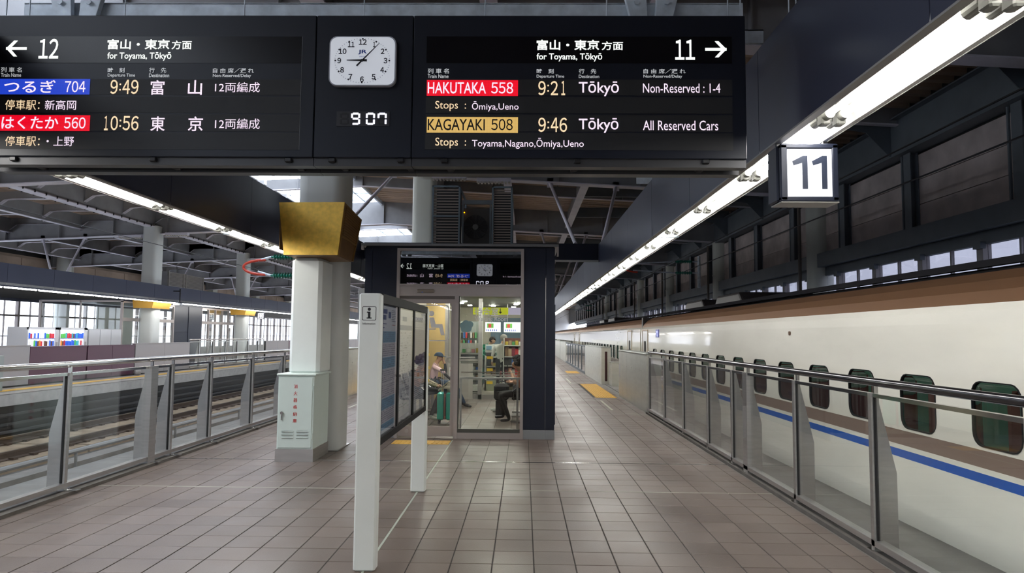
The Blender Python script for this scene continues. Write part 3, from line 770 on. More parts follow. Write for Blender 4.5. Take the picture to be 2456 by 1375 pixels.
for i in range(7):
    y = 9.9 + 9.88 * i
    c_ = column(WX - .02, y, -1.2, 5.72, ['cream column by the train side wall, above the nearest car', 'cream column by the train side wall just behind the 11 sign', 'cream column by the train side wall, second past the 11 sign', 'cream column by the train side wall, third past the 11 sign', 'thin distant wall column, fourth past the 11 sign', 'thin distant wall column, fifth past the 11 sign', 'thin distant wall column, sixth past the 11 sign'][i], .34, .3, M_cream, collar=4.3)
    MB().tube((WX - .55, y + .1, -1), (WX - .55, y + .1, 5.6), .05, 8).build('downpipe', mat('downpipe_brown', (.12, .10, .085), .5), c_, True)
for i in range(5):
    y = 30.1 + 9.9 * i
    column(-16.4, y, 0, 6.35, ['white column on the opposite platform with a gold cap, first from the vending machines', 'white column on the opposite platform beside the 13 sign', 'third white column along the opposite platform', 'fourth white column along the opposite platform', 'fifth white column along the opposite platform'][i], .34, .17)
for i in range(4):
    column(-27.0, 20.2 + 9.9 * i, 0, 6.3, ['white column by the window wall, hidden lower part', 'white column by the window wall above the vending machines', 'white column by the window wall behind the glazed room', 'farthest white column by the window wall'][i], .36, .3)

# ================================================================== OPPOSITE PLATFORM
of = MB().box(-22.7, -13.7, -30, 125, -1.2, 0).build('floor_opposite', M_conc); of['kind'] = 'structure'; of['label'] = 'opposite platform slab'
B('tile_surface', mat('opp_tile', (.30, .27, .25), .5, var=.1, scale=1), of, (-22.3, -14.6, 8, 120, 0, .004))
B('edge_fascia', mat('edge_fascia', (.42, .41, .40), .7, var=.1), of, (-13.7, -13.62, -1, 125, -.30, .01)); B('edge_coping', mat('coping', (.34, .32, .31), .7), of, (-14.1, -13.62, -1, 125, 0, .012))
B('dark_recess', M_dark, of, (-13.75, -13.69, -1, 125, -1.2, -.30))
tag(B('tactile_strip', M_yel, None, (-14.75, -14.4, 10, 120, .0, .012)), 'yellow tactile strip along the opposite platform edge', 'tactile paving')
duct = MB()
for z in (-.55, -.8, -1.0): duct.box(-13.6, -13.5, 0, 120, z, z + .06)
tag(duct.build('wall_ducts', mat('duct_dark', (.05, .05, .05), .7), None), 'grey ducts along the wall under the opposite platform edge', 'duct')
def barrier(y0, y1, m, label, h=1.25):
    r = thing('platform_barrier', label, 'barrier', (-15.3, y0, 0))
    n = max(1, round((y1 - y0) / 1.9)); st = (y1 - y0) / n
    for i in range(n): B('panel', m, r, (-15.45, -15.3, y0 + i * st + .01, y0 + (i + 1) * st - .01, .05, h - .03))
    B('core', M_dark, r, (-15.42, -15.33, y0, y1, 0, h - .04)); B('cap', m, r, (-15.47, -15.28, y0, y1, h - .03, h))
    return r
barrier(13, 21.3, M_greyp, 'grey barrier panels on the opposite platform, by the picture edge')
barrier(21.3, 24.1, M_purple, 'purple barrier panel on the opposite platform below the first vending machine', 1.2)
barrier(24.15, 27.1, M_purple, 'purple barrier panel on the opposite platform below the grey lockers', 1.2)
barrier(27.15, 31.6, M_greyp, 'grey barrier panels on the opposite platform between purple panels and glass fence')
barrier(41, 45, M_greyp, 'grey barrier panels on the opposite platform past the glass fence')
barrier(45.05, 48, M_purple, 'purple barrier panel just beside the big white column')
barrier(48, 80, M_greyp, 'grey barrier panels farthest along the opposite platform')
MB().ball((-15.1, 27.0, .12), .14, 8, 6).build('door_stop', M_greyp, None)
tag(bpy.data.objects['door_stop'], 'small grey rounded block at the foot of the opposite barrier', 'block')
fence(-15.35, -1, [32.6 + 1.45 * i for i in range(6)], [], 'pale glass fence on the opposite platform', y_end=40.9, zr=1.36)
tag(B('control_box', mat('control_box', (.30, .33, .31), .5), None, (-14.9, -14.5, 18.2, 19.2, 0, 1.0), ch=.02), 'grey-green control box behind the glass fence on the opposite platform', 'box')
# window wall far left
wl = sroot('wall_left', 'tall window wall beyond the opposite platform')
WL = -27.9
B('sill_wall', mat('sill_wall', (.42, .40, .38), .7), wl, (WL - .3, WL, -30, 131, -1.3, .5))
B('upper_wall', mat('upper_brown_wall', (.34, .27, .22), .75, var=.2, scale=.8), wl, (WL - .3, WL, -30, 131, 3.65, 5.9))
for i in range(30):
    y = 8 + 3.3 * i; B('wall_panel', mat('wall_panel_brown', (.42, .33, .27), .7, var=.25, scale=.5), wl, (WL, WL + .06, y + .02, y + 3.26, 3.7, 5.75))
    if i % 3 == 1: B('downpipe', M_cream, wl, (WL + .06, WL + .5, y - .4, y + .5, 3.7, 6.2))
B('upper_dark', M_dark, wl, (WL - .3, WL, -30, 131, 5.9, 7.6))
for k in range(-16, 50):
    y = 8.2 + 1.965 * k
    r_ = B('window', mat('window_frame_brown', (.16, .135, .125), .5), wl, (WL - .08, WL + .10, y - .07, y + .07, .5, 3.65), (WL - .03, WL + .04, y + .96, y + 1.0, .5, 3.65), (WL - .06, WL + .08, y + .07, y + 1.9, 2.50, 2.60))
    for (a, b) in ((y + .07, y + .96), (y + 1.0, y + 1.9)):
        for (za, zb_) in ((.5, 2.5), (2.6, 3.65)): B('pane', M_glassl, r_, (WL, WL + .01, a, b, za, zb_))
B('rail', M_beam, wl, (WL + .25, WL + .3, 0, 100, 1.4, 1.45))
tk = B('lower_track_bed', M_concd, tb, (-27.9, -22.7, -30, 120, -1.6, -1.3))
# vending machines and lockers
M_vend = mat('vending_white', (.62, .63, .66), .35)
M_vlit = mat('vending_lit_back', (.7, .75, .9), .5, emit=.95, emitcol=(.75, .8, 1))
vcol = [mat('drink_' + n, c, .3, emit=.25) for n, c in (('blue', (.03, .12, .6)), ('green', (.1, .45, .08)), ('red', (.55, .03, .05)), ('white', (.8, .8, .8)), ('orange', (.7, .25, .03)), ('brown', (.12, .05, .03)), ('teal', (.05, .4, .45)))]  # drinks' faint glow stands in for the machine's light on them
def vending(y0, y1, label, seed):
    random.seed(seed); x = -16.9
    r = thing('vending_machine', label, 'vending machine', (x - .35, (y0 + y1) / 2, 0))
    B('cabinet', M_vend, r, (x - .7, x - .03, y0, y1, .1, 1.83), (x - .03, x, y0, y1, .1, .6), (x - .03, x, y0, y0 + .05, .6, 1.83), (x - .03, x, y1 - .2, y1, .6, 1.83), (x - .03, x, y0, y1, 1.75, 1.83), (x - .65, x - .05, y0 + .05, y1 - .05, 0, .1))
    B('lit_back', M_vlit, r, (x - .03, x - .025, y0 + .05, y1 - .2, .6, 1.75))
    B('coin_panel', M_greyp, r, (x - .002, x + .004, y1 - .16, y1 - .05, .9, 1.3))
    for row in range(3):
        z = 1.44 - row * .27; B('shelf', M_vend, r, (x - .025, x + .02, y0 + .05, y1 - .2, z - .03, z))
        n = 15
        for i in range(n):
            c = vcol[[0, 0, 6, 3, 1, 2, 5][(i // 3 + row * 2 + seed) % 7] if random.random() < .6 else random.randrange(7)]
            yy = y0 + .1 + i * (y1 - y0 - .3) / n; hh = random.uniform(.15, .2)
            MB().tube((x + .0, yy, z), (x + .0, yy, z + hh), .026, 6).build('bottle', c, r)
        bt = MB()
        for i in range(n): 
            yy = y0 + .08 + i * (y1 - y0 - .3) / n; bt.box(x + .02, x + .024, yy, yy + .04, z - .028, z - .01)
        bt.build('selection_buttons', mat('button_blue', (.05, .1, .5), .4, emit=.5), r)
    return r
vending(23.35, 24.95, 'vending machine with mostly blue drinks behind the purple barrier', 1)
vending(25.0, 26.6, 'vending machine with green and red drinks beside the grey lockers', 4)
lk = thing('locker', 'pale grey lockers beside the vending machines', 'locker', (-17.2, 27.8, 0))
B('body', mat('locker_grey', (.42, .43, .46), .45), lk, (-17.6, -16.9, 26.65, 28.85, 0, 1.8))
for i in range(3): B('door', mat('locker_door', (.50, .51, .54), .4), lk, (-16.9, -16.88, 26.67 + i * .73, 27.36 + i * .73, .1, 1.77))
# glazed waiting room opposite
gr = thing('glazed_room', 'glass walled waiting room on the opposite platform', 'waiting room', (-18.5, 33, 0))
for a, b, nm in ((29.0, 33.3, 0), (36.2, 40.4, 1)):
    n = 3 if nm == 0 else 5; st = (b - a) / n
    for i in range(n + 1): B('mullion', M_frame, gr, (-17.05, -16.95, a + i * st - .03, a + i * st + .03, 0, 3.0))
    for i in range(n): B('pane', M_glass, gr, (-17.005, -16.995, a + i * st + .03, a + (i + 1) * st - .03, .1, 2.95))
    B('head_rail', M_frame, gr, (-17.06, -16.94, a, b, 2.15, 2.3), (-17.06, -16.94, a, b, 2.93, 3.0))
B('navy_wall', M_navyb, gr, (-17.1, -16.95, 33.35, 34.7, 0, 3.0), (-17.1, -16.93, 34.72, 36.15, 0, 3.0))
B('end_glass', M_glass, gr, (-20.5, -17, 29.0, 29.01, .1, 2.95)); B('end_frame', M_frame, gr, (-20.5, -16.95, 28.97, 29.03, 2.95, 3.02), (-20.55, -20.45, 28.97, 29.03, 0, 3.0), (-18.8, -18.74, 28.97, 29.03, 0, 3.0))
B('roof', M_navyb, gr, (-20.6, -16.9, 29, 40.4, 3.0, 3.06)); B('rear_wall', M_white, gr, (-20.6, -20.5, 33, 36, 0, 2.9))
B('bench', M_white, gr, (-20.3, -19.9, 30, 33, .3, .8))
ub = thing('louvred_unit', 'white louvred air conditioning enclosure above the opposite bulkhead', 'air conditioner', (-18, 36.5, 3.8))
B('housing', M_beam, ub, (-18.8, -18.05, 34.6, 38.4, 3.8, 4.78))
for i in range(14): B('slat', mat('slat_offwhite', (.42, .40, .38), .5), ub, (-18.05, -17.99, 34.6, 38.4, 3.84 + i * .067, 3.88 + i * .067))
for y in (34.6, 36.1, 36.4, 38.36): B('post', mat('slat_offwhite', (.5, .5, .5)), ub, (-18.02, -17.96, y, y + .06, 3.8, 4.78))
for i, (y, lab) in enumerate(((30.1, 'gold cap on the opposite column in front of the glazed room'), (40.0, 'gold cap on the opposite column beside the 13 sign'))):
    g = thing('gold_capital', lab, 'column cap', (-16.2, y, 2.75))
    MB().prism([(-16.75, 2.72), (-15.95, 2.72), (-15.88, 3.05), (-16.8, 3.05)], 'Y', y - .7, y - .66).build('front_plate', mat('gold_leaf_far', (.65, .36, .06), .4, .4), g)
    MB().add([(-15.95, y - .7, 2.72), (-15.95, y + .75, 2.72), (-15.85, y + .8, 3.05), (-15.85, y - .75, 3.05)], [(0, 1, 2, 3)]).build('side_plate', MATS['gold_leaf_far'], g)
def numsign(x, y, z, s, body, label, X2=.28):
    r = thing('platform_sign', label, 'sign', (x, y, z))
    MB().bbox(x - s / 2, x + s / 2, y, y + .12, z - s / 2, z + s / 2, .01).build('housing', M_navyb, r)
    B('lit_face', M_box11, r, (x - s / 2 + .03, x + s / 2 - .03, y - .004, y, z - s / 2 + .03, z + s / 2 - .03))
    text(body, (x - s * .3, y - .008, z - s * .3), (1, 0, 0), (0, 0, 1), s * .6, s * .6, M_num, r, 'numeral', .01)
    B('hanger', M_navyb, r, (x - .1, x - .08, y + .04, y + .06, z + s / 2, z + s / 2 + .15), (x + .08, x + .1, y + .04, y + .06, z + s / 2, z + s / 2 + .15))
numsign(-15.75, 41.2, 2.72, .40, '13', 'small lit platform sign reading 13 on the opposite platform')
numsign(-18.0, 39.6, 2.65, .40, '13', 'lit platform number sign seen through the glazed room, partly hidden')
# CCTV camera on the opposite bulkhead
cc = thing('security_camera', 'white security camera hanging from the opposite bulkhead', 'camera', (-15.1, 32.5, 3.0))
MB().tube((-15.1, 30.1, 3.6), (-15.1, 30.1, 2.95), .025, 8).tube((-15.1, 30.1, 3.5), (-15.4, 30.1, 3.5), .02, 8).build('pole', M_dark, cc, True); MB().bbox(-15.3, -14.98, 29.9, 30.15, 2.86, 2.97, .02).build('camera_body', M_vend, cc)
# bird wires: horizontal wire lines
def wire(pts, label, r=.012):
    mb = MB(); mb.path([Vector(p) for p in pts], r, 6); tag(mb.build('overhead_wire', M_dark, None), label, 'wire')
wire([(-7.35, 1, 4.25), (-7.35, 110, 4.25)], 'black contact wire above track 12')
wire([(-11.8, 1, 5.9), (-11.8, 110, 5.9)], 'black messenger wire above the track along the opposite platform', .016)
wire([(-11.8, 1, 4.5), (-11.8, 110, 4.5)], 'black contact wire above the track along the opposite platform')
wire([(7.2, 1, 4.62), (7.2, 110, 4.62)], 'dark wire running in front of the boarded wall above the train', .016)
wire([(5.2, 1, 4.3), (5.2, 110, 4.3)], 'dark contact wire above the white train')
def cantilever(x0, s, y, z, label, io=.35, lo=3.0, foot=None):
    r = thing('catenary_arm', label, 'catenary arm', (x0, y, z))
    MG = mat('insulator_green', (.0, .20, .13), .3)
    MB().tube((x0, y, z - .9 if foot is None else foot), (x0, y, z + .5), .07, 10).build('mast', M_galv, r, True)
    for dz, l in ((.25, 2.3), (-.25, 2.3)):
        ins = MB(); 
        for i in range(9):
            xx = x0 + s * (io + i * .075); ins.tube((xx, y, z + dz - i * .0), (xx + s * .03, y, z + dz), .085, 12, .05)
        ins.tube((x0 + s * .3, y, z + dz), (x0 + s * (io + .7), y, z + dz), .03, 8); ins.build('insulator', MG, r)
        MB().tube((x0 + s * (io + .7), y, z + dz), (x0 + s * (lo - .1), y, z + dz * .6), .03, 8).build('arm_tube', M_galv, r, True)
        MB().tube((x0, y, z + dz), (x0 + s * .3, y, z + dz), .03, 8).build('clamp', M_galv, r, True)
    loop = MB(); cx = x0 + s * lo
    loop.path([Vector((cx - s * .3 + s * .6 * math.sin(t * .35), y, z - .03 + .2 * math.cos(t * .35))) for t in range(0, 10)], .035, 8); loop.build('red_loop', mat('red_loop', (.65, .06, .03), .4), r, True)
cantilever(7.7, -1, 30.5, 4.75, 'catenary arm with green insulators above the white train')
cantilever(7.7, -1, 75, 4.75, 'distant catenary arm above the white train')
cantilever(-5.3, -1, 18.4, 3.48, 'catenary arm with green insulators beside the gold sign box', .8, 1.95, 0)
# added rear wall shutting out sky reflections, then the far closing end
struct(B('wall_rear_blocker', mat('rear_blocker_grey', (.22, .22, .23), .7), None, (-29, 9, -30.5, -30.2, -1.6, 8)), 'unseen wall added behind the camera against sky reflections')
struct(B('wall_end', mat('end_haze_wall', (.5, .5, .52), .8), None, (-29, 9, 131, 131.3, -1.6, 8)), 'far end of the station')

# ================================================================== DEPARTURE BOARD
BY = 4.28
def bp(px, py, dy=0):
    v = at(px, py, Y=BY); return Vector((v.x, BY + dy, v.z))
def tl(body, px0, py0, px1, py1, m, parent, name, bold=0, dy=-.004, back=None):
    a = bp(px0, py1, dy); b = bp(px1, py0, dy)
    if back: # copy on the rear face, reading the other way round; keeps its physical place
        y = back; w_ = abs(b.x - a.x)
        return text(body, (a.x + w_ + (back_shift := 0), y, a.z), (-1, 0, 0), (0, 0, 1), w_, b.z - a.z, m, parent, name, bold)
    return text(body, a, (1, 0, 0), (0, 0, 1), b.x - a.x, b.z - a.z, m, parent, name, bold)
ZT, ZB = 3.709, 2.784; BT = .30
xl0, xl1 = -3.47, bp(755.5, 200).x; xc1 = bp(989.5, 200).x; xr1 = bp(1790, 200).x
db = {}
def module(x0, x1, name, label, cat):
    r = thing(name, label, cat, ((x0 + x1) / 2, BY + BT / 2, ZB))
    MB().bbox(x0 + .002, x1 - .002, BY, BY + BT, ZB, ZT, .004).build('housing', M_board, r)
    B('bottom_channel', mat('channel_grey', (.06, .06, .065), .4, .3), r, (x0 + .002, x1 - .002, BY + .02, BY + .10, ZB - .05, ZB), (x0 + .002, x1 - .002, BY + .17, BY + .26, ZB - .06, ZB))
    return r
dbl = module(xl0, xl1, 'departure_board', 'departure board module for track 12, arrow and Japanese train names', 'departure board')
dbc = module(xl1, xc1, 'clock_module', 'navy module between the two departure boards holding the clocks', 'sign module')
dbr = module(xc1, xr1, 'departure_board', 'departure board module for track 11 with English train names', 'departure board')
lat = 0
for px in (30, 65, 365, 398, 690, 706, 795, 815, 960, 978, 1065, 1076, 1385, 1380, 1694, 1690):
    v = bp(px, 385); par = dbl if v.x < xl1 else dbc if v.x < xc1 else dbr
    yy = BY - .004 if lat % 2 == 0 else BY + .12; lat += 1
    MB().bbox(v.x - .022, v.x + .022, yy, yy + .06, ZB - .03 - (.02 if lat % 2 == 0 else 0), ZB - .002 - (.02 if lat % 2 == 0 else 0), .005).build('latch', M_black, par)
def face(par, x0, x1, back=False):
    y = BY if not back else BY + BT
    s = -1 if not back else 1
    def sl(za, zb_, m, nm, k=.002):
        a, b = sorted((y, y + s * k)); return B(nm, m, par, (x0, x1, a, b, za, zb_))
    z = lambda py: bp(700 if x1 < -.5 else 1400, py).z
    sl(z(152), z(88), M_boardin, 'header_panel')
    for (p0, p1) in ((191, 229), (233, 272), (275.5, 316), (319, 360)): sl(z(p1), z(p0), M_ledoff, 'display_strip')
x0, x1 = xl0 + .06, bp(722, 200).x; face(dbl, x0, x1); face(dbl, x0, x1, True)
x0r, x1r = bp(1022, 200).x, bp(1756, 200).x; face(dbr, x0r, x1r); face(dbr, x0r, x1r, True)
B('frame_line', M_plinth, dbl, (x1, x1 + .002, BY - .002, BY, bp(700, 360).z, bp(700, 88).z))
def plate(px0, py0, px1, py1, m, par, back=None):
    a = bp(px0, py1); b = bp(px1, py0)
    y = (BY - .0035, BY - .002) if back is None else (BY + BT + .002, BY + BT + .0035)
    return B('train_name_field', m, par, (a.x, b.x, *y, a.z, b.z))
plate(-3, 190, 217, 226.5, M_ledblue, dbl); plate(-3, 277, 217, 314, M_ledred, dbl)
plate(1023.5, 193, 1242.5, 230, M_ledred, dbr); plate(1023.5, 281.5, 1242.5, 318.5, M_ledgold, dbr)
W, P_ = M_textw, M_textg; A = 'lettering'
def arrow(px0, px1, pyc, d, par):
    a = bp(px0, pyc, -.004); b = bp(px1, pyc, -.004); t = .0085; h = .04
    tip, tail = (b, a) if d > 0 else (a, b); s = 1 if d > 0 else -1
    mb = MB(); y0, y1 = BY - .006, BY - .003
    mb.box(min(tip.x, tail.x) , max(tip.x, tail.x) , y0, y1, tip.z - t, tip.z + t)
    for q in (1, -1):
        mb.prism([(tip.x, tip.z), (tip.x - s * .05, tip.z + q * .052), (tip.x - s * .073, tip.z + q * .052), (tip.x - s * .026, tip.z)], 'Y', y0, y1)
    mb.build('arrow', W, par)
arrow(16, 65, 117, -1, dbl); arrow(1691, 1742, 119, 1, dbr)
for (s_, a, b, c, d, m, par, bo) in [
    ('12', 93, 94, 143, 141, W, dbl, .012), ('富山・東京', 258, 95, 408, 119, W, dbl, .02), ('方面', 412, 98, 461, 119, W, dbl, .012), ('for Toyama, Tōkyō', 258, 126, 412, 146, W, dbl, .012),
    ('列 車 名', 3, 162, 54, 174, P_, dbl, 0), ('Train Name', 3, 176, 52, 185, P_, dbl, 0), ('時　刻', 259, 163, 300, 175, P_, dbl, 0), ('Departure Time', 259, 177, 325, 187, P_, dbl, 0),
    ('行　先', 358, 163, 400, 175, P_, dbl, 0), ('Destination', 358, 177, 407, 186, P_, dbl, 0), ('自 由 席／遅 れ', 511, 164, 610, 176, P_, dbl, 0), ('Non-Reserved/Delay', 511, 178, 603, 188, P_, dbl, 0),
    ('つるぎ', 10, 193, 135, 223, M_ledw, dbl, .012), ('704', 156, 195, 207, 222, M_ledw, dbl, .008), ('9:49', 265, 192, 334, 226, M_ledy, dbl, .008), ('富', 361, 193, 396, 228, M_ledw, dbl, .01), ('山', 451, 193, 486, 228, M_ledw, dbl, .01),
    ('12両編成', 516, 198, 624, 222, M_ledw, dbl, 0), ('停車駅：', 13, 240, 97, 264, M_ledy, dbl, 0), ('新高岡', 108, 241, 184, 264, M_ledw, dbl, 0),
    ('はくたか', 4, 280, 142, 310, M_ledw, dbl, .012), ('560', 154, 282, 207, 309, M_ledw, dbl, .008), ('10:56', 245, 279, 334, 313, M_ledy, dbl, .008), ('東', 361, 280, 397, 315, M_ledw, dbl, .01), ('京', 451, 280, 488, 315, M_ledw, dbl, .01),
    ('12両編成', 516, 285, 624, 310, M_ledw, dbl, 0), ('停車駅：', 13, 327, 97, 351, M_ledy, dbl, 0), ('・上野', 112, 328, 179, 351, M_ledw, dbl, 0),
    ('11', 1619, 96, 1666, 144, W, dbr, .012), ('富山・東京', 1287, 96, 1437, 121, W, dbr, .02), ('方面', 1443, 100, 1494, 121, W, dbr, .012), ('for Toyama, Tōkyō', 1287, 128, 1444, 148, W, dbr, .012),
    ('列 車 名', 1026, 165, 1077, 177, P_, dbr, 0), ('Train Name', 1026, 179, 1076, 188, P_, dbr, 0), ('時　刻', 1287, 166, 1328, 177, P_, dbr, 0), ('Departure Time', 1287, 180, 1353, 189, P_, dbr, 0),
    ('行　先', 1388, 166, 1430, 177, P_, dbr, 0), ('Destination', 1388, 180, 1437, 188, P_, dbr, 0), ('自 由 席／遅 れ', 1543, 166, 1644, 177, P_, dbr, 0), ('Non-Reserved/Delay', 1543, 180, 1636, 189, P_, dbr, 0),
    ('HAKUTAKA', 1026, 198, 1166, 225, M_ledw, dbr, .008), ('558', 1178, 198, 1231, 225, M_ledw, dbr, .008), ('9:21', 1291, 195, 1359, 229, M_ledy, dbr, .008), ('Tōkyō', 1388, 196, 1484, 231, M_ledw, dbr, .008), ('Non-Reserved : 1-4', 1542, 201, 1727, 223, M_ledw, dbr, 0),
    ('Stops  :', 1044, 243, 1118, 267, M_ledy, dbr, 0), ('Ōmiya,Ueno', 1132, 244, 1244, 268, M_ledw, dbr, 0), ('KAGAYAKI', 1026, 286, 1163, 313, M_ink, dbr, .008), ('508', 1178, 286, 1230, 313, M_ink, dbr, .008),
    ('9:46', 1291, 283, 1360, 317, M_ledy, dbr, .008), ('Tōkyō', 1388, 284, 1483, 319, M_ledw, dbr, .008), ('All Reserved Cars', 1542, 290, 1722, 313, M_ledw, dbr, 0),
    ('Stops  :', 1044, 331, 1118, 356, M_ledy, dbr, 0), ('Toyama,Nagano,Ōmiya,Ueno', 1132, 332, 1400, 357, M_ledw, dbr, 0)]:
    tl(s_, a, b, c, d, m, par, A, bo + (.012 if m is P_ else 0), -.0045)
# rear face: the same board read from the waiting room side (x positions measured in its mirror image)
RY = BY + BT + .004
def rx(px): # mirror-image pixel on the waiting room transom -> x on the rear face
    return (px - 1256) / F * (2 * 11.35 - BY - BT)
def rz(py): return HC + (803 - py) / F * (2 * 11.35 - BY - BT)
def rt(body, px0, px1, py0, py1, m, par, bo=0):
    xa, xb = rx(px0), rx(px1)
    text(body, (xb, RY, rz(py1)), (-1, 0, 0), (0, 0, 1), xb - xa, rz(py0) - rz(py1), m, par, A, bo)
mb = MB(); xa, xb, zc = rx(957), rx(966), rz(637)
mb.box(xa, xb, RY, RY + .003, zc - .01, zc + .01); mb.prism([(xa, zc), (xa + .05, zc + .055), (xa + .075, zc + .055), (xa + .03, zc), (xa + .075, zc - .055), (xa + .05, zc - .055)], 'Y', RY, RY + .003); mb.build('arrow', W, dbl)
rt('12', 972, 985, 630, 644, W, dbl, .012); rt('富山・東京方面', 1011, 1061, 632, 640, W, dbl, .01); rt('for Toyama, Tōkyō', 1023, 1061, 641, 645, W, dbl)
rt('つるぎ 704', 1073, 1122, 657, 664, M_ledw, dbl, .01); rt('9:49', 1042, 1059, 656, 664, M_ledy, dbl, .01); rt('富　山', 1005, 1036, 655, 664, M_ledw, dbl, .01); rt('12両編成', 973, 998, 657, 663, M_ledw, dbl)
rt('停車駅： 新高岡', 1078, 1121, 667, 673, M_ledy, dbl); rt('はくたか 560', 1073, 1122, 677, 684, M_ledw, dbl, .01); rt('10:56', 1038, 1059, 676, 684, M_ledy, dbl); rt('東　京', 1005, 1036, 676, 684, M_ledw, dbl); rt('12両編成', 973, 998, 677, 683, M_ledw, dbl)
for (a, b, m) in ((655, 665, M_ledblue), (676, 685.5, M_ledred)):
    B('train_name_field', m, dbl, (rx(1071), rx(1125), RY - .002, RY - .0005, rz(b), rz(a)))
rt('Non-Reserved : 1-4', 1205, 1250, 659, 663, M_ledw, dbr); rt('All Reserved Cars', 1205, 1250, 679, 684, M_ledw, dbr)
# analogue clock
def clock(cx, cz, y, s, w_, h_, label, w2=True):
    r = thing('wall_clock', label, 'clock', (cx, y, cz))
    R = (s, 0, 0)
    mb = MB(); pts = rrect(cx - w_ / 2, cx + w_ / 2, cz - h_ / 2, cz + h_ / 2, .05, 6); ya, yb = sorted((y, y - s * .03)); mb.prism(pts, 'Y', ya, yb); mb.build('case', mat('clock_case', (.5, .52, .58), .3), r, True)
    pts = rrect(cx - w_ / 2 + .008, cx + w_ / 2 - .008, cz - h_ / 2 + .006, cz + h_ / 2 - .008, .045, 6); ya, yb = sorted((y - s * .03, y - s * .033)); MB().prism(pts, 'Y', ya, yb).build('dial', M_dial, r)
    yy = y - s * .0345; ax, az = w_ * .415, h_ * .455
    tk_ = MB()
    for i in range(60):
        t = 2 * PI * i / 60; sx, cz_ = math.sin(t), math.cos(t); L = .005 if i % 5 else .010; wd = .0011 if i % 5 else .005
        p = Vector((cx + s * sx * ax, yy, cz + cz_ * az)); d = Vector((s * sx, 0, cz_)).normalized(); n = Vector((-d.z, 0, d.x)) * wd
        q = p - d * L; tk_.add([p + n, p - n, q - n, q + n, *(v + Vector((0, -s * .001, 0)) for v in (p + n, p - n, q - n, q + n))], [(0, 1, 2, 3), (4, 5, 6, 7)])
    tk_.build('minute_marks', M_ink, r)
    for n in range(1, 13):
        t = 2 * PI * n / 12; x = cx + s * math.sin(t) * w_ * .345; z = cz + math.cos(t) * h_ * .375
        hh = .036; ww = .024 if n < 10 else .05 if n != 11 else .042
        if n == 1: ww = .014
        text(str(n), (x - s * ww / 2, yy, z - hh / 2), R, (0, 0, 1), ww, hh, M_ink, r, 'numeral', .03)
    lb = mat('logo_blue', (.0, .06, .38), .4)
    # railway emblem: hooked J joined to R
    text('JR', (cx - s * .028, yy, cz + .040), R, (0, 0, 1), .056, .030, lb, r, 'emblem', .03); text('JR西日本', (cx - s * .02, yy, cz + .022), R, (0, 0, 1), .04, .008, lb, r, 'emblem', 0)
    def hand(ang, L, T, wd, nm):
        d = Vector((s * math.sin(ang), 0, math.cos(ang))); n = Vector((-d.z, 0, d.x)) * wd; c = Vector((cx, yy - s * .004, cz))
        e = Vector((0, -s * .002, 0)); a = [c - d * T - n * 1.5, c - d * T + n * 1.5, c + d * L + n * .4, c + d * L - n * .4]
        MB().add(a + [v + e for v in a], [(0, 1, 2, 3), (4, 5, 6, 7), (0, 1, 5, 4), (1, 2, 6, 5), (2, 3, 7, 6), (3, 0, 4, 7)]).build(nm, M_ink, r)
    hand(2 * PI * 7.3 / 60, .155, .05, .0035, 'minute_hand'); hand(2 * PI * (9 + 7 / 60) / 12 - .05, .098, .03, .005, 'hour_hand')
    ya, yb = sorted((y - s * .034, y - s * .044)); MB().tube((cx, ya, cz), (cx, yb, cz), .008, 12).build('hub', M_ink, r)
c0 = bp(872, 150.5); clock(c0.x, c0.z, BY, 1, .425, .322, 'rounded white clock with black numerals set between the departure boards')
clock(rx(1161), rz(646), BY + BT, -1, .425, .322, 'rounded white clock on the rear of the sign, seen mirrored in the transom glass')
# digital clock
def digital(xa, xb, za, zb_, y, s, digits, label, r_y):
    r = thing('digital_clock', label, 'clock', ((xa + xb) / 2, y, za)); ya, yb = sorted((y, y - s * .004))
    B('display_window', mat('digital_window', (.03, .028, .035), .4), r, (xa, xb, ya, yb, za, zb_))
    SEG = {'0': 'abcdef', '7': 'abcf', '9': 'abcdfg', ' ': '', '8': 'abcdefg'}; h = (zb_ - za) * .8; w_ = h * .6; z0 = za + (zb_ - za) * .1
    on = mat('digit_lit', (.1, .1, .1), .5, emit=2.2, emitcol=(.85, .85, 1)); off = mat('digit_unlit', (.012, .012, .014), .5)
    pos = [.15, .36, .64, .86]
    for ch, fx in zip(digits, pos):
        cx = xa + (xb - xa) * (fx if s > 0 else 1 - fx); t = h * .07
        segs = {'a': (-w_ / 2 + t, w_ / 2 - t, h - 2 * t, h), 'g': (-w_ / 2 + t, w_ / 2 - t, h / 2 - t, h / 2 + t), 'd': (-w_ / 2 + t, w_ / 2 - t, 0, 2 * t),
                'f': (-w_ / 2 - t, -w_ / 2 + t, h / 2 + t, h - t), 'b': (w_ / 2 - t, w_ / 2 + t, h / 2 + t, h - t), 'e': (-w_ / 2 - t, -w_ / 2 + t, t, h / 2 - t), 'c': (w_ / 2 - t, w_ / 2 + t, t, h / 2 - t)}
        for lit in (1, 0):
            mb = MB()
            for k_, (a, b, c, d) in segs.items():
                if (k_ in SEG[ch]) == bool(lit):
                    a2, b2 = sorted((cx + s * a, cx + s * b)); y1_, y2_ = sorted((y - s * .004, y - s * .006)); mb.box(a2, b2, y1_, y2_, z0 + c, z0 + d)
            if mb.v: mb.build('digit' if lit else 'unlit_digit', on if lit else off, r)
a = bp(807, 303); b = bp(935, 268); digital(a.x, b.x, a.z, b.z, BY, 1, ' 907', 'digital clock reading 9 07 under the analogue clock', 0)
digital(rx(1138), rx(1184), rz(684), rz(671), BY + BT, -1, ' 907', 'digital clock on the rear of the sign', 0)
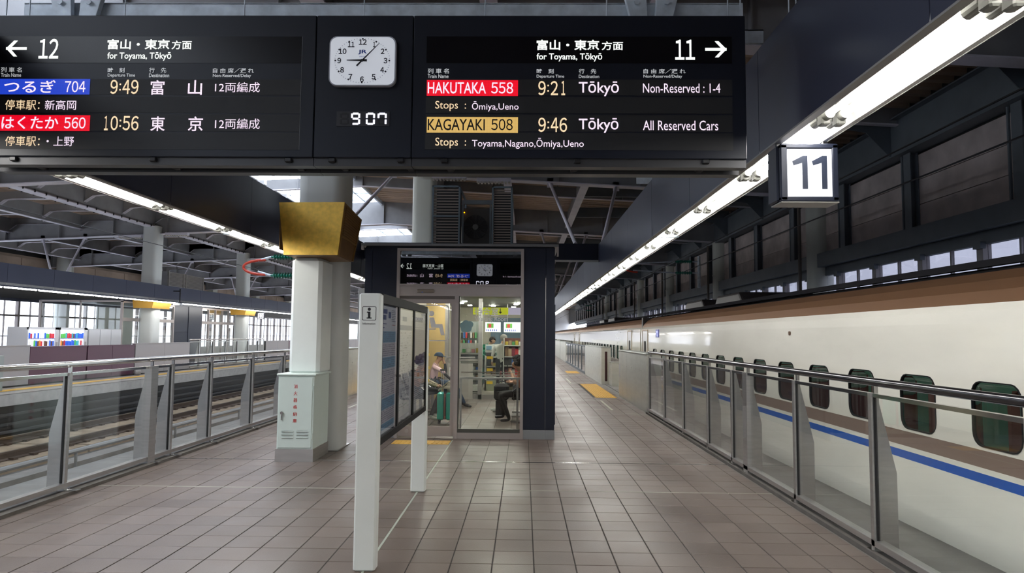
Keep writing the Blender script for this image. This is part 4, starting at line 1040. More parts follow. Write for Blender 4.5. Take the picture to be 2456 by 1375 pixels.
# galvanised carrier and hangers above the board
gb = thing('sign_carrier', 'galvanised steel beam carrying the departure boards', 'beam', (-1, 4.6, 3.8))
B('channel', M_galv, gb, (-3.5, bp(1772, 30).x * 1.1, 4.62, 4.66, 3.78, 3.955), (-3.5, bp(1772, 30).x * 1.1, 4.62, 4.72, 3.95, 3.96), (-3.5, bp(1772, 30).x * 1.1, 4.62, 4.74, 3.78, 3.79))
B('stub_channel', M_galv, gb, (1.45, 1.72, 4.9, 4.93, 3.80, 3.90), (1.45, 1.72, 4.9, 5.0, 3.89, 3.90))
for px in (30, 85, 311, 594, 878, 1165, 1453, 1740, 1770, 1885, 1902):
    v = at(px, 15, Y=4.6); MB().tube((v.x, 4.55, 3.74), (v.x, 4.55, 4.0), .004, 6).build('spike', M_galv, gb)
MB().path([Vector((-3.5, 4.55, 3.985)), Vector((1.45, 4.55, 3.985))], .002, 5).build('bird_wire', M_dark, gb)
for px in (190, 1560):
    x = at(px, 20, Y=4.6).x
    for s in (-1, 1):
        MB().prism([(x + s * .02, 3.74), (x + s * .12, 3.74), (x + s * .20, 4.05), (x + s * .04, 4.05)], 'Y', 4.56, 4.60).build('hanger_plate', M_galv, gb, bevel=.003)
        MB().tube((x + s * .11, 4.6, 3.98), (x + s * .9, 4.9, 6.9), .05, 12).build('hanger_rod', M_galv, gb, True)
        MB().tube((x + s * .1, 4.55, 3.93), (x + s * .1, 4.54, 3.93), .02, 6).build('bolt', M_galv, gb)
br = thing('strut_bracket', 'galvanised bracket and pipe on top of the bulkhead beyond the departure board', 'bracket', (1.6, 8.6, 3.8))
v = at(1548, 425, X=1.62)
MB().tube((v.x, v.y, v.z + .05), (v.x - .15, v.y + .5, v.z + 2.2), .06, 12).build('pipe', M_galv, br, True); B('plate', M_galv, br, (v.x - .12, v.x + .09, v.y - .01, v.y + .01, 3.72, v.z + .1))

# ------------------------------------------------------------------ sign 11
s11 = thing('platform_sign', 'large lit platform sign reading 11 hanging under the light trough', 'sign', (1.83, 4.45, 2.74))
x0, x1, z0, z1 = 1.665, 2.020, 2.555, 2.925
MB().bbox(x0 - .025, x1, 4.47, 4.64, z0, z1, .01).build('housing', M_navyb, s11)
fr = MB()
for (a, b, c, d) in ((x0 - .012, x1 + .005, z1 - .028, z1 + .005), (x0 - .012, x1 + .005, z0 - .005, z0 + .028), (x0 - .012, x0 + .032, z0, z1), (x1 - .035, x1 + .005, z0, z1)): fr.bbox(a, b, 4.435, 4.48, c, d, .006)
fr.build('frame', M_navyb, s11); B('lit_face', M_box11, s11, (x0 + .03, x1 - .033, 4.446, 4.46, z0 + .026, z1 - .026))
for x in (x0 + .055, x0 + .18):
    m_ = MB(); zb_ = z0 + .078; zt_ = z1 - .075; m_.prism([(x + .075, zb_), (x + .108, zb_), (x + .108, zt_), (x + .078, zt_), (x + .012, zt_ - .035), (x + .020, zt_ - .062), (x + .075, zt_ - .045)], 'Y', 4.441, 4.446); m_.build('numeral', M_num, s11)
B('hanger', M_dark, s11, (x0 + .0, x0 + .03, 4.53, 4.56, z1, 3.04), (x1 - .05, x1 - .02, 4.53, 4.56, z1, 3.04)); B('lower_lip', M_trgrey, s11, (x0 - .012, x1 + .005, 4.436, 4.62, z0 - .012, z0 - .006))

# ================================================================== INFORMATION BOARD
ib = thing('information_board', 'timetable board between two white posts with an information symbol', 'information board', (-1.12, 6.3, 0))
for y0, y1, zt_, nm in ((4.99, 5.10, 1.97, 0), (7.48, 7.60, 1.96, 1)):
    p = MB().bbox(-1.195, -1.038, y0, y1, 0, zt_, .012).build('post', M_white, ib)
    if nm == 0:
        ic = MB(); yy = 4.9885; ox, oz = -1.118, 1.823; a = .051
        ring = rrect(ox - a, ox + a, oz - a, oz + a, .01, 3); rin = rrect(ox - a + .004, ox + a - .004, oz - a + .004, oz + a - .004, .008, 3); n = len(ring)
        ic.add([(q[0], yy, q[1]) for q in ring] + [(q[0], yy, q[1]) for q in rin], [(i, (i + 1) % n, n + (i + 1) % n, n + i) for i in range(n)])
        ic.tube((ox, yy, oz + .03), (ox, yy - .0005, oz + .03), .0115, 16)
        ic.box(ox - .009, ox + .009, yy - .0005, yy, oz - .035, oz + .012); ic.box(ox - .017, ox + .0, yy - .0005, yy, oz + .004, oz + .012); ic.box(ox - .018, ox + .018, yy - .0005, yy, oz - .038, oz - .03)
        ic.build('information_symbol', M_ink, p); text('Information', (ox - .046, yy, 1.742), (1, 0, 0), (0, 0, 1), .092, .014, M_ink, p, 'lettering', .01)
fx = -1.045
B('back_panel', M_blk2, ib, (-1.12, -1.062, 5.1, 7.48, .865, 1.965))
B('top_rail', M_blk2, ib, (-1.125, fx + .003, 5.1, 7.48, 1.90, 1.975), bevel=.004); B('bottom_rail', M_blk2, ib, (-1.125, fx + .003, 5.1, 7.48, .86, .915), bevel=.004)
for a, b in ((5.1, 5.135), (5.77, 5.84), (6.58, 6.65), (7.42, 7.48)): B('mullion', M_blk2, ib, (-1.123, fx + .001, a, b, .88, 1.95))
for y in (5.805, 6.615): MB().tube((fx, y, 1.33), (fx + .02, y, 1.33), .01, 8).build('lock', M_steel2, ib)
pap = mat('poster_paper', (.80, .81, .86), .6); pb = mat('poster_blue_band', (.22, .42, .60), .6); pp = mat('poster_pink_band', (.72, .66, .71), .6); pk = mat('poster_ink_blue', (.02, .05, .22), .6); pg = mat('poster_ink_grey', (.16, .16, .22), .6); pr = mat('poster_red', (.45, .08, .06), .6)
def poster(y0, y1, kind):
    x = -1.060; r = B('poster', pap, ib, (x, x + .001, y0, y1, .925, 1.89)); X = x + .0016
    def q(nm, m, *rects):
        mb = MB()
        for (a, b, c, d) in rects: mb.box(x + .0011, X, a, b, c, d)
        o = mb.build(nm, m, r)
    W_ = y1 - y0; random.seed(kind + 3)
    if kind == 0:
        q('title_blocks', pk, (y0 + .04, y0 + .22, 1.83, 1.865), (y0 + .04, y0 + .18, 1.785, 1.82), (y0 + .27, y0 + .37, 1.80, 1.85), (y0 + .04, y0 + .2, 1.75, 1.756), (y0 + .05, y0 + .12, 1.72, 1.728))
        bands = [(1.61, 1.70, pb), (1.50, 1.61, pp), (1.41, 1.50, pb), (1.30, 1.41, pp), (1.19, 1.30, pp), (1.10, 1.19, pb), (1.0, 1.10, pp), (.95, 1.0, pb)]
        for a, b, m in bands: q('printed_band', m, (y0 + .02, y1 - .02, a, b - .004))
        mb = MB()
        for a, b, m in bands:
            z = a + .008
            while z < b - .01:
                yy = y0 + .04
                while yy < y1 - .05:
                    if random.random() < .72: mb.box(X, X + .0004, yy, yy + .018, z, z + .006)
                    yy += .032
                z += .016
        mb.build('printed_rows', pg, r)['kind'] = 'stuff'
        q('red_note', pr, (y1 - .2, y1 - .06, 1.745, 1.75))
        q('note_lines', pg, *[(y1 - .22, y1 - .05 - random.random() * .05, 1.86 - i * .014, 1.865 - i * .014) for i in range(7)])
    elif kind == 1:
        q('title_band', pk, (y0 + .02, y1 - .02, 1.71, 1.755)); q('title_blocks', pk, (y0 + .2, y0 + .42, 1.79, 1.83))
        mb = MB()
        for c in range(9):
            yy = y0 + .05 + c * (W_ - .1) / 9; z = 1.68
            while z > .98:
                if random.random() < .45: mb.box(x + .0011, X, yy, yy + random.uniform(.02, .05), z, z + random.choice((.006, .012)))
                z -= .022
        mb.build('printed_rows', pg, r)['kind'] = 'stuff'
        q('route_line', mat('poster_green', (.1, .35, .2), .6), (y0 + .3, y0 + .31, .99, 1.12), (y0 + .3, y0 + .5, 1.05, 1.055))
    else:
        q('title_blocks', pk, (y0 + .1, y0 + .6, 1.80, 1.845)); q('printed_band', mat('poster_purple', (.30, .22, .40), .6), (y0 + .03, y1 - .03, 1.38, 1.72))
        q('printed_rows', pg, *[(y0 + .04, y1 - .04 - random.random() * .2, 1.74 - i * .02, 1.745 - i * .02) for i in range(38)])
        q('map_spot', mat('poster_orange', (.6, .3, .1), .6), (y0 + .06, y0 + .16, 1.42, 1.46), (y0 + .3, y0 + .4, 1.25, 1.29))
    B('acrylic_cover', M_glassp, ib, (-1.052, -1.049, y0 - .01, y1 + .01, .915, 1.90))
poster(5.14, 5.765, 0); poster(5.845, 6.575, 1); poster(6.655, 7.415, 2)

# ================================================================== EXTINGUISHER CABINET AND GOLD BOX
ec = thing('extinguisher_cabinet', 'pale green fire extinguisher cabinet with red lettering at the column foot', 'cabinet', (-2.99, 9.5, 0))
MB().bbox(-3.232, -2.755, 9.15, 9.84, .16, 1.12, .004).build('body', M_mint, ec)
B('plinth', M_steel, ec, (-3.245, -2.745, 9.14, 9.85, 0, .165)); MB().bbox(-3.25, -2.73, 9.125, 9.86, 1.12, 1.145, .006).build('lid', M_mint, ec)
dr = MB().bbox(-3.215, -2.775, 9.138, 9.152, .18, 1.10, .004).build('door', M_mint, ec)
for a in (-3.17, -2.975):
    for z in (.305, .345, .385): MB().bbox(a, a + .165, 9.128, 9.142, z, z + .018, .006).build('vent_louvre', M_mint, dr)
for z in (.30, .92): MB().tube((-2.765, 9.14, z), (-2.765, 9.14, z + .07), .008, 8).build('hinge', M_mint, ec)
MB().tube((-3.165, 9.138, .635), (-3.165, 9.11, .635), .02, 12).build('lock', M_steel2, dr, True); B('handle', M_steel2, dr, (-3.172, -3.158, 9.112, 9.124, .54, .635))
for i, ch in enumerate('消火器格納庫'):
    z = 1.0 - i * .0895; text(ch, (-3.022 + .0, 9.1365, z - .048), (1, 0, 0), (0, 0, 1), .052, .052, M_red, dr, 'lettering', .012)
gd = thing('sign_box', 'gold leaf box with slatted side wrapped around the big white column', 'sign box', (-2.86, 9.6, 2.72))
a, b, c, d = (-3.215, 2.722), (-2.491, 2.726), (-2.415, 3.44), (-3.299, 3.432)
MB().prism([a, b, c, d], 'Y', 9.14, 9.165).build('front_panel', M_gold, gd)
fr2, bk = 9.166, 10.0
def sideq(f0, f1, m, nm, x_off, h0, h1):
    # piece of the outward-leaning side between depth fractions and height fractions
    def S(f, h):
        xb_, xt_ = -2.495, -2.43; yb1, yt1 = 9.98, 10.28
        zb0, zt0 = 2.726, 3.44 - .05 * f
        return Vector((xb_ + (xt_ - xb_) * h - .03 * f * (h), fr2 + (yb1 + (yt1 - yb1) * h - fr2) * f, zb0 + (zt0 - zb0) * h))
    o = Vector((x_off, 0, 0)); o2 = Vector((x_off - .012, 0, 0))
    p = [S(f0, h0) + o, S(f1, h0) + o, S(f1, h1) + o, S(f0, h1) + o]; q = [S(f0, h0) + o2, S(f1, h0) + o2, S(f1, h1) + o2, S(f0, h1) + o2]
    return MB().add(p + q, [(0, 1, 2, 3), (7, 6, 5, 4), (0, 4, 5, 1), (1, 5, 6, 2), (2, 6, 7, 3), (3, 7, 4, 0)]).build(nm, m, gd)
sideq(0, 1, M_golds, 'side_panel', 0, 0, 1)
for i in range(11): sideq(.12, .9, mat('slat_dark_gold', (.32, .17, .05), .4, .3), 'slat', .012, .42 + i * .05, .42 + i * .05 + .022)
for (f0, f1, h0, h1) in ((0, .06, 0, 1), (.94, 1, 0, 1), (0, 1, .36, .39), (0, 1, .97, 1)): sideq(f0, f1, mat('gold_frame', (.34, .19, .05), .4, .4), 'side_frame', .014, h0, h1)
MB().prism([(-3.21, 9.165), (-2.5, 9.165), (-2.52, 9.98), (-3.2, 9.98)], 'Z', 2.722, 2.735).build('underside', M_golds, gd)
MB().prism([(-3.29, 9.165), (-3.28, 9.165), (-3.28, 10.2), (-3.29, 10.2)], 'Z', 2.8, 3.42).build('rear_panel', M_golds, gd)

# ================================================================== WAITING ROOM
FY = 11.35; YB = 24.6
wrm = thing('waiting_room', 'navy clad waiting room building with glazed door front in the middle of the platform', 'waiting room', (-1.05, 12, 0))
B('navy_panel', M_navyb, wrm, (-.005, .355, FY, FY + .12, .155, 3.12)); B('navy_panel', M_navyb, wrm, (.361, .505, FY, FY + .12, .155, 3.12))
B('navy_panel', M_navyb, wrm, (-2.505, -2.10, FY, FY + .12, .155, 3.12)); B('navy_panel', M_navyb, wrm, (-2.63, -2.511, FY, FY + .12, .155, 3.12))
for a, b in ((.0, .357), (.359, .51), (-2.51, -2.1), (-2.635, -2.512)): B('plinth', M_plinth, wrm, (a, b, FY - .005, FY + .12, 0, .15))
B('side_wall', M_navyb, wrm, (.40, .505, FY + .13, YB, 0, 3.12)); B('side_wall', M_navyb, wrm, (-2.63, -2.52, FY + .13, YB, 0, 3.12)); B('rear_wall', M_navyb, wrm, (-2.63, .505, YB, YB + .1, 0, 3.12))
B('corner_fin', M_navyb, wrm, (.505, .53, FY + .3, FY + .7, .2, 2.2))
B('roof_slab', M_navyb, wrm, (-2.62, .50, FY + .02, YB, 3.0, 3.15)); B('cornice', mat('cornice_grey', (.20, .20, .205), .4, .4), wrm, (-2.69, .565, FY - .06, YB + .05, 3.135, 3.175))
B('cornice_end', M_frame, wrm, (.535, .565, FY - .05, FY + .02, 2.98, 3.135)); B('cornice_end', M_frame, wrm, (-2.69, -2.65, FY - .05, FY + .02, 3.07, 3.135))
fa, fb = -2.095, -.003
for (a, b, c, d) in ((fa, fa + .05, 0, 3.10), (fb - .05, fb, 0, 3.10), (fa, fb, 3.055, 3.10), (fa, fb, 2.475, 2.51), (fb - 1.13, fb - 1.065, 0, 2.31), (fb - 1.065, fb, .0, .10)):
    k_ = 0 if d - c > b - a else .003
    B('frame_bar', M_frame, wrm, (a + k_, b - k_, FY - .035 + k_, FY + .03 - k_, c + .001, d - .001))
B('header_band', M_frame, wrm, (fa + .05, fb - .05, FY - .02, FY + .08, 2.31, 2.475)); B('door_track', mat('track_dark', (.16, .14, .13), .5), wrm, (fa + .05, fb - 1.13, FY + .0, FY + .06, 2.265, 2.31))  # door track in a darker tone than the frame
B('sensor', mat('sensor_bronze', (.25, .21, .17), .35, .3), wrm, (fa + .34, fa + .62, FY - .06, FY - .02, 2.365, 2.42), ch=.008); B('sensor_light', mat('sensor_led', (.0, .1, .5), .5, emit=1), wrm, (fa + .42, fa + .44, FY - .064, FY - .06, 2.37, 2.375))
B('transom_glass', M_glasstr, wrm, (fa + .05, fb - .05, FY - .001, FY, 2.51, 3.055)); B('transom_backing', mat('transom_back', (.010, .012, .016), .5), wrm, (fa + .03, fb - .03, FY + .09, FY + .10, 2.475, 3.1))
# sliding leaf
lf = B('door_leaf', M_frame, wrm, (fa + .05, fb - 1.13, FY + .02, FY + .055, .03, .19), (fa + .05, fb - 1.13, FY + .02, FY + .055, 2.19, 2.265), (fa + .05, fa + .12, FY + .02, FY + .055, .19, 2.19), (fb - 1.19, fb - 1.13, FY + .02, FY + .055, .19, 2.19))
B('door_glass', M_glass, lf, (fa + .12, fb - 1.19, FY + .036, FY + .037, .19, 2.19)); MB().tube((fa + .2, FY + .022, .11), (fa + .2, FY + .01, .11), .03, 14).build('floor_lock', M_steel, lf, True)
fg = B('glass_pane', M_glass, wrm, (fb - 1.065, fb - .05, FY - .001, FY, .10, 2.31)); 
B('glass_channel', mat('channel_dark', (.10, .10, .09), .4, .5), wrm, (fb - 1.065, fb - .05, FY - .03, FY + .03, .10, .16), (fb - 1.065, fb - 1.045, FY - .02, FY + .02, .1, 2.31))
yst = mat('yellow_sticker', (.70, .50, .04), .5)
def stickers(par, x0, x1, zs, y):
    for z in zs: B('sticker', yst, par, (x0, x1, y - .002, y - .0005, z - .022, z + .022))
stickers(fg, -.60, -.50, (1.31, 1.115, .905), FY); stickers(lf, -1.64, -1.54, (1.35, 1.14, .93), FY + .036)
wf = mat('white_film', (.88, .88, .88), .5)
p = at(1138, 758, Y=FY); q = at(1196, 738, Y=FY); text('待合室', (p.x, FY - .004, p.z), (1, 0, 0), (0, 0, 1), q.x - p.x, q.z - p.z, wf, fg, 'lettering', .012)
p = at(1139, 774, Y=FY); q = at(1218, 760, Y=FY); text('Waiting Room', (p.x, FY - .004, p.z), (1, 0, 0), (0, 0, 1), q.x - p.x, q.z - p.z, wf, fg, 'lettering', .004)
# seated figure pictogram in a rounded outline
def pic(cx, cz, s, par, y):
    mb = MB(); 
    def ring(x0, x1, z0, z1, r, t):
        a = rrect(x0, x1, z0, z1, r, 4); b_ = rrect(x0 + t, x1 - t, z0 + t, z1 - t, max(r - t, .01), 4); n = len(a)
        mb.add([(v[0], y, v[1]) for v in a] + [(v[0], y, v[1]) for v in b_], [(i, (i + 1) % n, n + (i + 1) % n, n + i) for i in range(n)])
    ring(cx - .27 * s, cx + .27 * s, cz - .30 * s, cz + .30 * s, .06 * s, .018)
    mb.prism([(cx - .02 * s + .045 * s * math.cos(t * .5236), cz + .155 * s + .045 * s * math.sin(t * .5236)) for t in range(12)], 'Y', y - .001, y)
    mb.prism([(cx - .06 * s, cz + .09 * s), (cx + .02 * s, cz + .09 * s), (cx + .05 * s, cz - .02 * s), (cx + .16 * s, cz - .02 * s), (cx + .20 * s, cz - .2 * s), (cx + .14 * s, cz - .2 * s), (cx + .11 * s, cz - .08 * s), (cx - .02 * s, cz - .08 * s)], 'Y', y - .001, y)
    mb.prism([(cx - .27 * s + .03, cz - .11 * s), (cx + .05 * s, cz - .11 * s), (cx + .05 * s, cz - .09 * s), (cx - .27 * s + .03, cz - .09 * s)], 'Y', y - .001, y)
    mb.build('pictogram', wf, par)
pic(-1.50, 1.87, 1.0, lf, FY + .034)
cl_ = mat('cloud_sticker', (.22, .36, .38), .5)
mb = MB(); 
for i, (x, z, r) in enumerate(((-1.0, 1.83, .05), (-.95, 1.86, .06), (-.88, 1.85, .055), (-.92, 1.79, .07), (-.98, 1.77, .05))): mb.tube((x, FY - .002, z), (x, FY - .003 - i * .0004, z), r, 14)
mb.build('sticker', cl_, fg)
# interior shell
wi = wrm
M_inw = mat('interior_beige', (.60, .56, .47), .6); M_ing = mat('interior_yellow_wood', (.42, .30, .12), .5, var=.15, scale=3, stretch=(1, 1, .2))
B('lining', M_inw, wi, (.37, .395, FY + .14, YB - .01, .02, 2.9)); B('lining', M_inw, wi, (-2.515, -2.49, FY + .14, YB - .01, .02, 2.9)); B('lining', M_inw, wi, (-2.49, .37, YB - .04, YB - .01, .02, 2.9))
B('ceiling_panel', mat('interior_ceiling', (.13, .122, .105), .5), wi, (-2.5, .38, FY + .14, YB - .05, 2.66, 2.70))
B('wood_panel', M_ing, wi, (-2.48, -2.0, 17.6, 17.7, .05, 2.5)); B('steel_jamb', M_steel, wi, (-2.0, -1.9, 17.6, 17.75, .02, 2.5)); 
ML = mat('ceiling_lamp', (.9, .9, .9), .5, emit=230, emitcol=(1, .97, .88))
for (x0, y0) in ((-1.75, 14.4), (-.35, 13.3), (-.25, 15.2), (-1.7, 17.0), (-.2, 20.9), (-1.9, 20.9), (-1.0, 22.6), (.1, 19.3)): B('ceiling_lamp', ML, wi, (x0 - .07, x0 + .07, y0 - .07, y0 + .07, 2.63, 2.655))
B('ceiling_vent', M_steel, wi, (-1.05, -.6, 12.5, 12.95, 2.64, 2.66))
MB().ball((-.73, 14.3, 2.62), .05).build('dome_camera', M_black, wi, True)
B('kiosk_floor', mat('kiosk_floor', (.44, .40, .36), .4), wi, (-2.49, .37, 18.4, YB - .05, .001, .01))
# inner glass partition
ip = thing('glass_partition', 'inner glass partition with steel mullion between waiting room and kiosk', 'partition', (-1.1, 18.4, 0))
B('mullion', M_steel, ip, (-1.20, -1.10, 18.36, 18.44, 0, 2.65)); B('mullion', M_steel, ip, (.30, .36, 18.36, 18.44, 0, 2.65)); B('bottom_rail', M_steel, ip, (-1.9, .36, 18.36, 18.44, 0, .12)); B('rail', M_steel, ip, (-1.85, -1.2, 18.3, 18.34, 1.0, 1.05), (-1.1, .36, 18.3, 18.33, .62, .65))
B('glass_pane', M_glass, ip, (-1.1, .30, 18.4, 18.401, .12, 2.65)); B('glass_pane', M_glass, ip, (-1.9, -1.2, 18.4, 18.401, .12, 2.65))
gr_ = thing('guard_rail', 'brushed steel guard rail just inside the glass front', 'rail', (-.6, 12.3, 0))
B('top_bar', M_steel, gr_, (-1.12, -.06, 12.28, 12.32, .90, .935)); B('post', M_steel, gr_, (-.12, -.085, 12.28, 12.32, 0, .90)); B('post', M_steel, gr_, (-1.12, -1.085, 12.28, 12.32, 0, .90)); MB().tube((-1.1, 12.3, 1.02), (-.1, 12.3, 1.02), .008, 8).build('thin_bar', M_steel2, gr_, True)
hr = thing('round_rail', 'thin rounded steel rail with a no smoking notice', 'rail', (-1.7, 17.2, 0))
MB().path([Vector(v) for v in ((-1.93, 17.2, 0), (-1.93, 17.2, 1.05), (-1.88, 17.2, 1.12), (-1.2, 17.2, 1.12))], .018, 8).build('tube', M_steel, hr, True); B('infill_panel', mat('infill', (.40, .39, .36), .5), hr, (-1.88, -1.25, 17.2, 17.21, .1, .98))
B('notice', mat('white_notice', (.7, .7, .72)), hr, (-1.83, -1.71, 17.19, 17.199, .66, .88)); MB().tube((-1.77, 17.188, .80), (-1.77, 17.186, .80), .04, 14).build('notice_mark', M_red, hr)
# entrance seats
def seat(x, y, face, label):
    r = thing('bench_seat', label, 'seat', (x, y, 0), 'black waiting room seats')
    s = face
    MB().prism([(x - s * .22, .42), (x + s * .24, .45), (x + s * .24, .49), (x - s * .22, .46)], 'Y', y - .24, y + .24).build('seat', M_black, r, bevel=.01)
    MB().prism([(x - s * .20, .46), (x - s * .33, .88), (x - s * .37, .88), (x - s * .25, .43)], 'Y', y - .24, y + .24).build('backrest', M_black, r, bevel=.01)
    for d in (-.25, .25):
        MB().path([Vector((x - s * .25, y + d, .62)), Vector((x + s * .15, y + d, .66)), Vector((x + s * .22, y + d, .60)), Vector((x + s * .2, y + d, .44))], .018, 8).build('armrest', mat('arm_dark', (.05, .05, .055), .2, .6), r, True)
    B('leg', M_steel, r, (x - .03, x + .03, y - .03, y + .03, .03, .43)); B('foot', M_steel, r, (x - .26, x + .26, y - .03, y + .03, 0, .035))
for i, y in enumerate((13.9, 14.5, 15.1, 15.7, 16.3)): seat(-2.12, y, 1, ['black bench seat under the woman in the patterned jacket', 'black bench seat behind the teal suitcase', 'empty black bench seat on the cap man’s side', 'black bench seat before the man in the cap', 'black bench seat under the man in the cap'][i].replace('’', "'"))
for i, y in enumerate((13.6, 14.4, 15.2)): seat(.02, y, -1, ['black bench seat under the curly haired woman', 'empty black bench seat between the woman with phone and the laptop user', 'black bench seat under the laptop user'][i])
# teal suitcase and bag
su = thing('suitcase', 'teal hard shell suitcase with a raised handle', 'suitcase', (-1.475, 13.25, 0)); MT = mat('teal_shell', (.0, .62, .47), .28, coat=.3)
MB().bbox(-1.625, -1.497, 13.15, 13.41, .07, .585, .025).build('shell', MT, su, True); MB().bbox(-1.462, -1.325, 13.15, 13.41, .07, .585, .025).build('shell', MT, su, True)
B('zip_band', mat('zip_dark', (.03, .02, .02), .5), su, (-1.505, -1.455, 13.165, 13.395, .085, .572)); B('trim_strip', mat('tan_trim', (.35, .2, .12), .5), su, (-1.492, -1.482, 13.155, 13.166, .09, .57)); B('buckle', mat('tan_trim', (.35, .2, .12), .5), su, (-1.49, -1.468, 13.145, 13.16, .50, .56), (-1.49, -1.468, 13.145, 13.16, .10, .15))
for x in (-1.59, -1.36):
    for y in (13.18, 13.38): MB().tube((x - .012, y, .03), (x + .012, y, .03), .03, 12).tube((x, y, .03), (x, y, .075), .018, 8).build('wheel', M_black, su, True)
for x in (-1.575, -1.545): B('handle_tube', M_steel2, su, (x, x + .01, 13.37, 13.38, .58, 1.0))
B('grip', M_black, su, (-1.60, -1.51, 13.36, 13.39, .985, 1.02))
bg_ = thing('cloth_bag', 'off white cloth bag with rope straps lying on the teal suitcase', 'bag', (-1.43, 13.27, .585)); MC = mat('offwhite_cloth', (.58, .54, .44), .9, bump=.4, bscale=40)
mb = MB(); mb.ball((-1.42, 13.27, .65), .1, 12, 8, 0, (1, .8, .72)); mb.tube((-1.42, 13.27, .70), (-1.41, 13.27, .80), .05, 10, .018); mb.build('sack', MC, bg_, True)
MB().path([Vector(v) for v in ((-1.62, 13.3, .62), (-1.52, 13.25, .70), (-1.42, 13.25, .79), (-1.34, 13.25, .72), (-1.24, 13.28, .66))], .012, 8).build('strap', MC, bg_, True)
B('tag', mat('navy_tag', (.02, .03, .06), .5), bg_, (-1.50, -1.44, 13.14, 13.146, .57, .66))

# ------------------------------------------------------------------ people
SKIN = mat('skin', (.50, .29, .19), .55); SKIN2 = mat('skin_tan', (.42, .23, .14), .55)
def person(label, J, R_, zones, face_dir, hair=None, cap=None, name='person', fingers=True):
    """J: joint positions; R_: radii; zones: list of (joint pair, material index)"""
    hip = Vector(J['hip']); root = thing(name, label, 'person', (hip.x, hip.y, 0))
    V = []; E_ = []; RR = []; idx = {}
    def v(n, p, r): idx[n] = len(V); V.append(Vector(p)); RR.append(r); return idx[n]
    def e(a, b): E_.append((idx[a], idx[b]))
    f = Vector(face_dir).normalized(); up = Vector((0, 0, 1)); sd = f.cross(up).normalized()
    chest = Vector(J['chest']); head = Vector(J['head']); wst = hip.lerp(chest, .45)
    body_side = Vector(J.get('side', sd)).normalized()
    v('hip', hip, .135); v('waist', wst, .125); v('chest', chest, .15); v('neckb', chest.lerp(head, .45) , .062); v('neck', chest.lerp(head, .62), .052)
    v('headc', head, .088); v('crown', head + (head - chest).normalized() * .075, .075); v('jaw', head - (head - chest).normalized() * .05 + f * .03, .062)
    for a, b in (('hip', 'waist'), ('waist', 'chest'), ('chest', 'neckb'), ('neckb', 'neck'), ('neck', 'jaw'), ('jaw', 'headc'), ('headc', 'crown')): e(a, b)
    v('nose', head + f * .098 - up * .012, .014); e('headc', 'nose')
    for s, t in ((1, 'L'), (-1, 'R')):
        sh = chest + body_side * s * .17 + up * .04; v('sh' + t, sh, .062); e('chest', 'sh' + t)
        v('el' + t, J['el' + t], .044); e('sh' + t, 'el' + t); v('wr' + t, J['wr' + t], .027); e('el' + t, 'wr' + t)
        wr_ = Vector(J['wr' + t]); d = (Vector(J['ha' + t]) - wr_).normalized(); v('pa' + t, wr_ + d * .07, .030); e('wr' + t, 'pa' + t)
        hp = hip + body_side * s * .09; v('hp' + t, hp, .092); e('hip', 'hp' + t); v('kn' + t, J['kn' + t], .062); e('hp' + t, 'kn' + t)
        v('an' + t, J['an' + t], .040); e('kn' + t, 'an' + t); v('he' + t, Vector(J['an' + t]) - up * .045, .036); e('an' + t, 'he' + t)
        tf = Vector(J.get('toe', f)); v('to' + t, Vector(J['an' + t]) + tf * .17 - up * .055, .030); e('he' + t, 'to' + t)
        if fingers:
            n = d.orthogonal().normalized(); w2 = d.cross(n)
            for k, (o_, L) in enumerate(((-.027, .062), (-.009, .072), (.009, .068), (.027, .052))):
                a = wr_ + d * .085 + w2 * o_; v('f%d' % k + t, a + d * L * .5 - n * .006, .0085); e('pa' + t, 'f%d' % k + t); v('g%d' % k + t, a + d * L * .9 - n * .03, .0075); e('f%d' % k + t, 'g%d' % k + t)
            v('th' + t, wr_ + d * .05 + w2 * .045 - n * .01, .010); e('pa' + t, 'th' + t); v('tt' + t, wr_ + d * .085 + w2 * .05 - n * .03, .008); e('th' + t, 'tt' + t)
    me = bpy.data.meshes.new('body'); me.from_pydata([p for p in V], E_, []); ob = bpy.data.objects.new('body', me); COL.objects.link(ob)
    sm = ob.modifiers.new('s', 'SKIN'); sm.use_smooth_shade = True; me.skin_vertices  # created with the modifier
    if not me.skin_vertices: 
        bm = bmesh.new(); bm.from_mesh(me); bm.verts.layers.skin.verify(); bm.to_mesh(me); bm.free()
    for i, sv in enumerate(me.skin_vertices[0].data): sv.radius = (RR[i], RR[i]); sv.use_root = (i == 0)
    ss = ob.modifiers.new('u', 'SUBSURF'); ss.levels = 1; ss.render_levels = 1
    dg = bpy.context.evaluated_depsgraph_get(); dg.update(); m2 = bpy.data.meshes.new_from_object(ob.evaluated_get(dg)); bpy.data.objects.remove(ob); bpy.data.meshes.remove(me)
    mats = []; zi = []
    for (a, b, m) in zones:
        if m not in mats: mats.append(m)
        zi.append((V[idx[a]].copy(), V[idx[b]].copy(), mats.index(m)))
    m2.materials.clear(); [m2.materials.append(m) for m in mats]
    for p in m2.polygons:
        c = p.center; best = 9; bi = 0
        for (a, b, mi) in zi:
            ab = b - a; t = max(0, min(1, (c - a).dot(ab) / max(ab.length_squared, 1e-9))); dd = (c - (a + ab * t)).length
            if dd < best: best = dd; bi = mi
        p.material_index = bi; p.use_smooth = True
    off = wloc(root)
    for vt in m2.vertices: vt.co -= off
    o = bpy.data.objects.new('body', m2); COL.objects.link(o); o.parent = root
    # eyes, ears, mouth
    for s in (1, -1):
        MB().ball(head + f * .078 + sd * s * .03 + up * .012, .010, 8, 6).build('eye', mat('eye_dark', (.03, .02, .02), .2), root, True)
        MB().ball(head + sd * s * .088 - up * .005, .022, 8, 6, 0, (.6, .4, 1)).build('ear', zones[0][2], root, True)
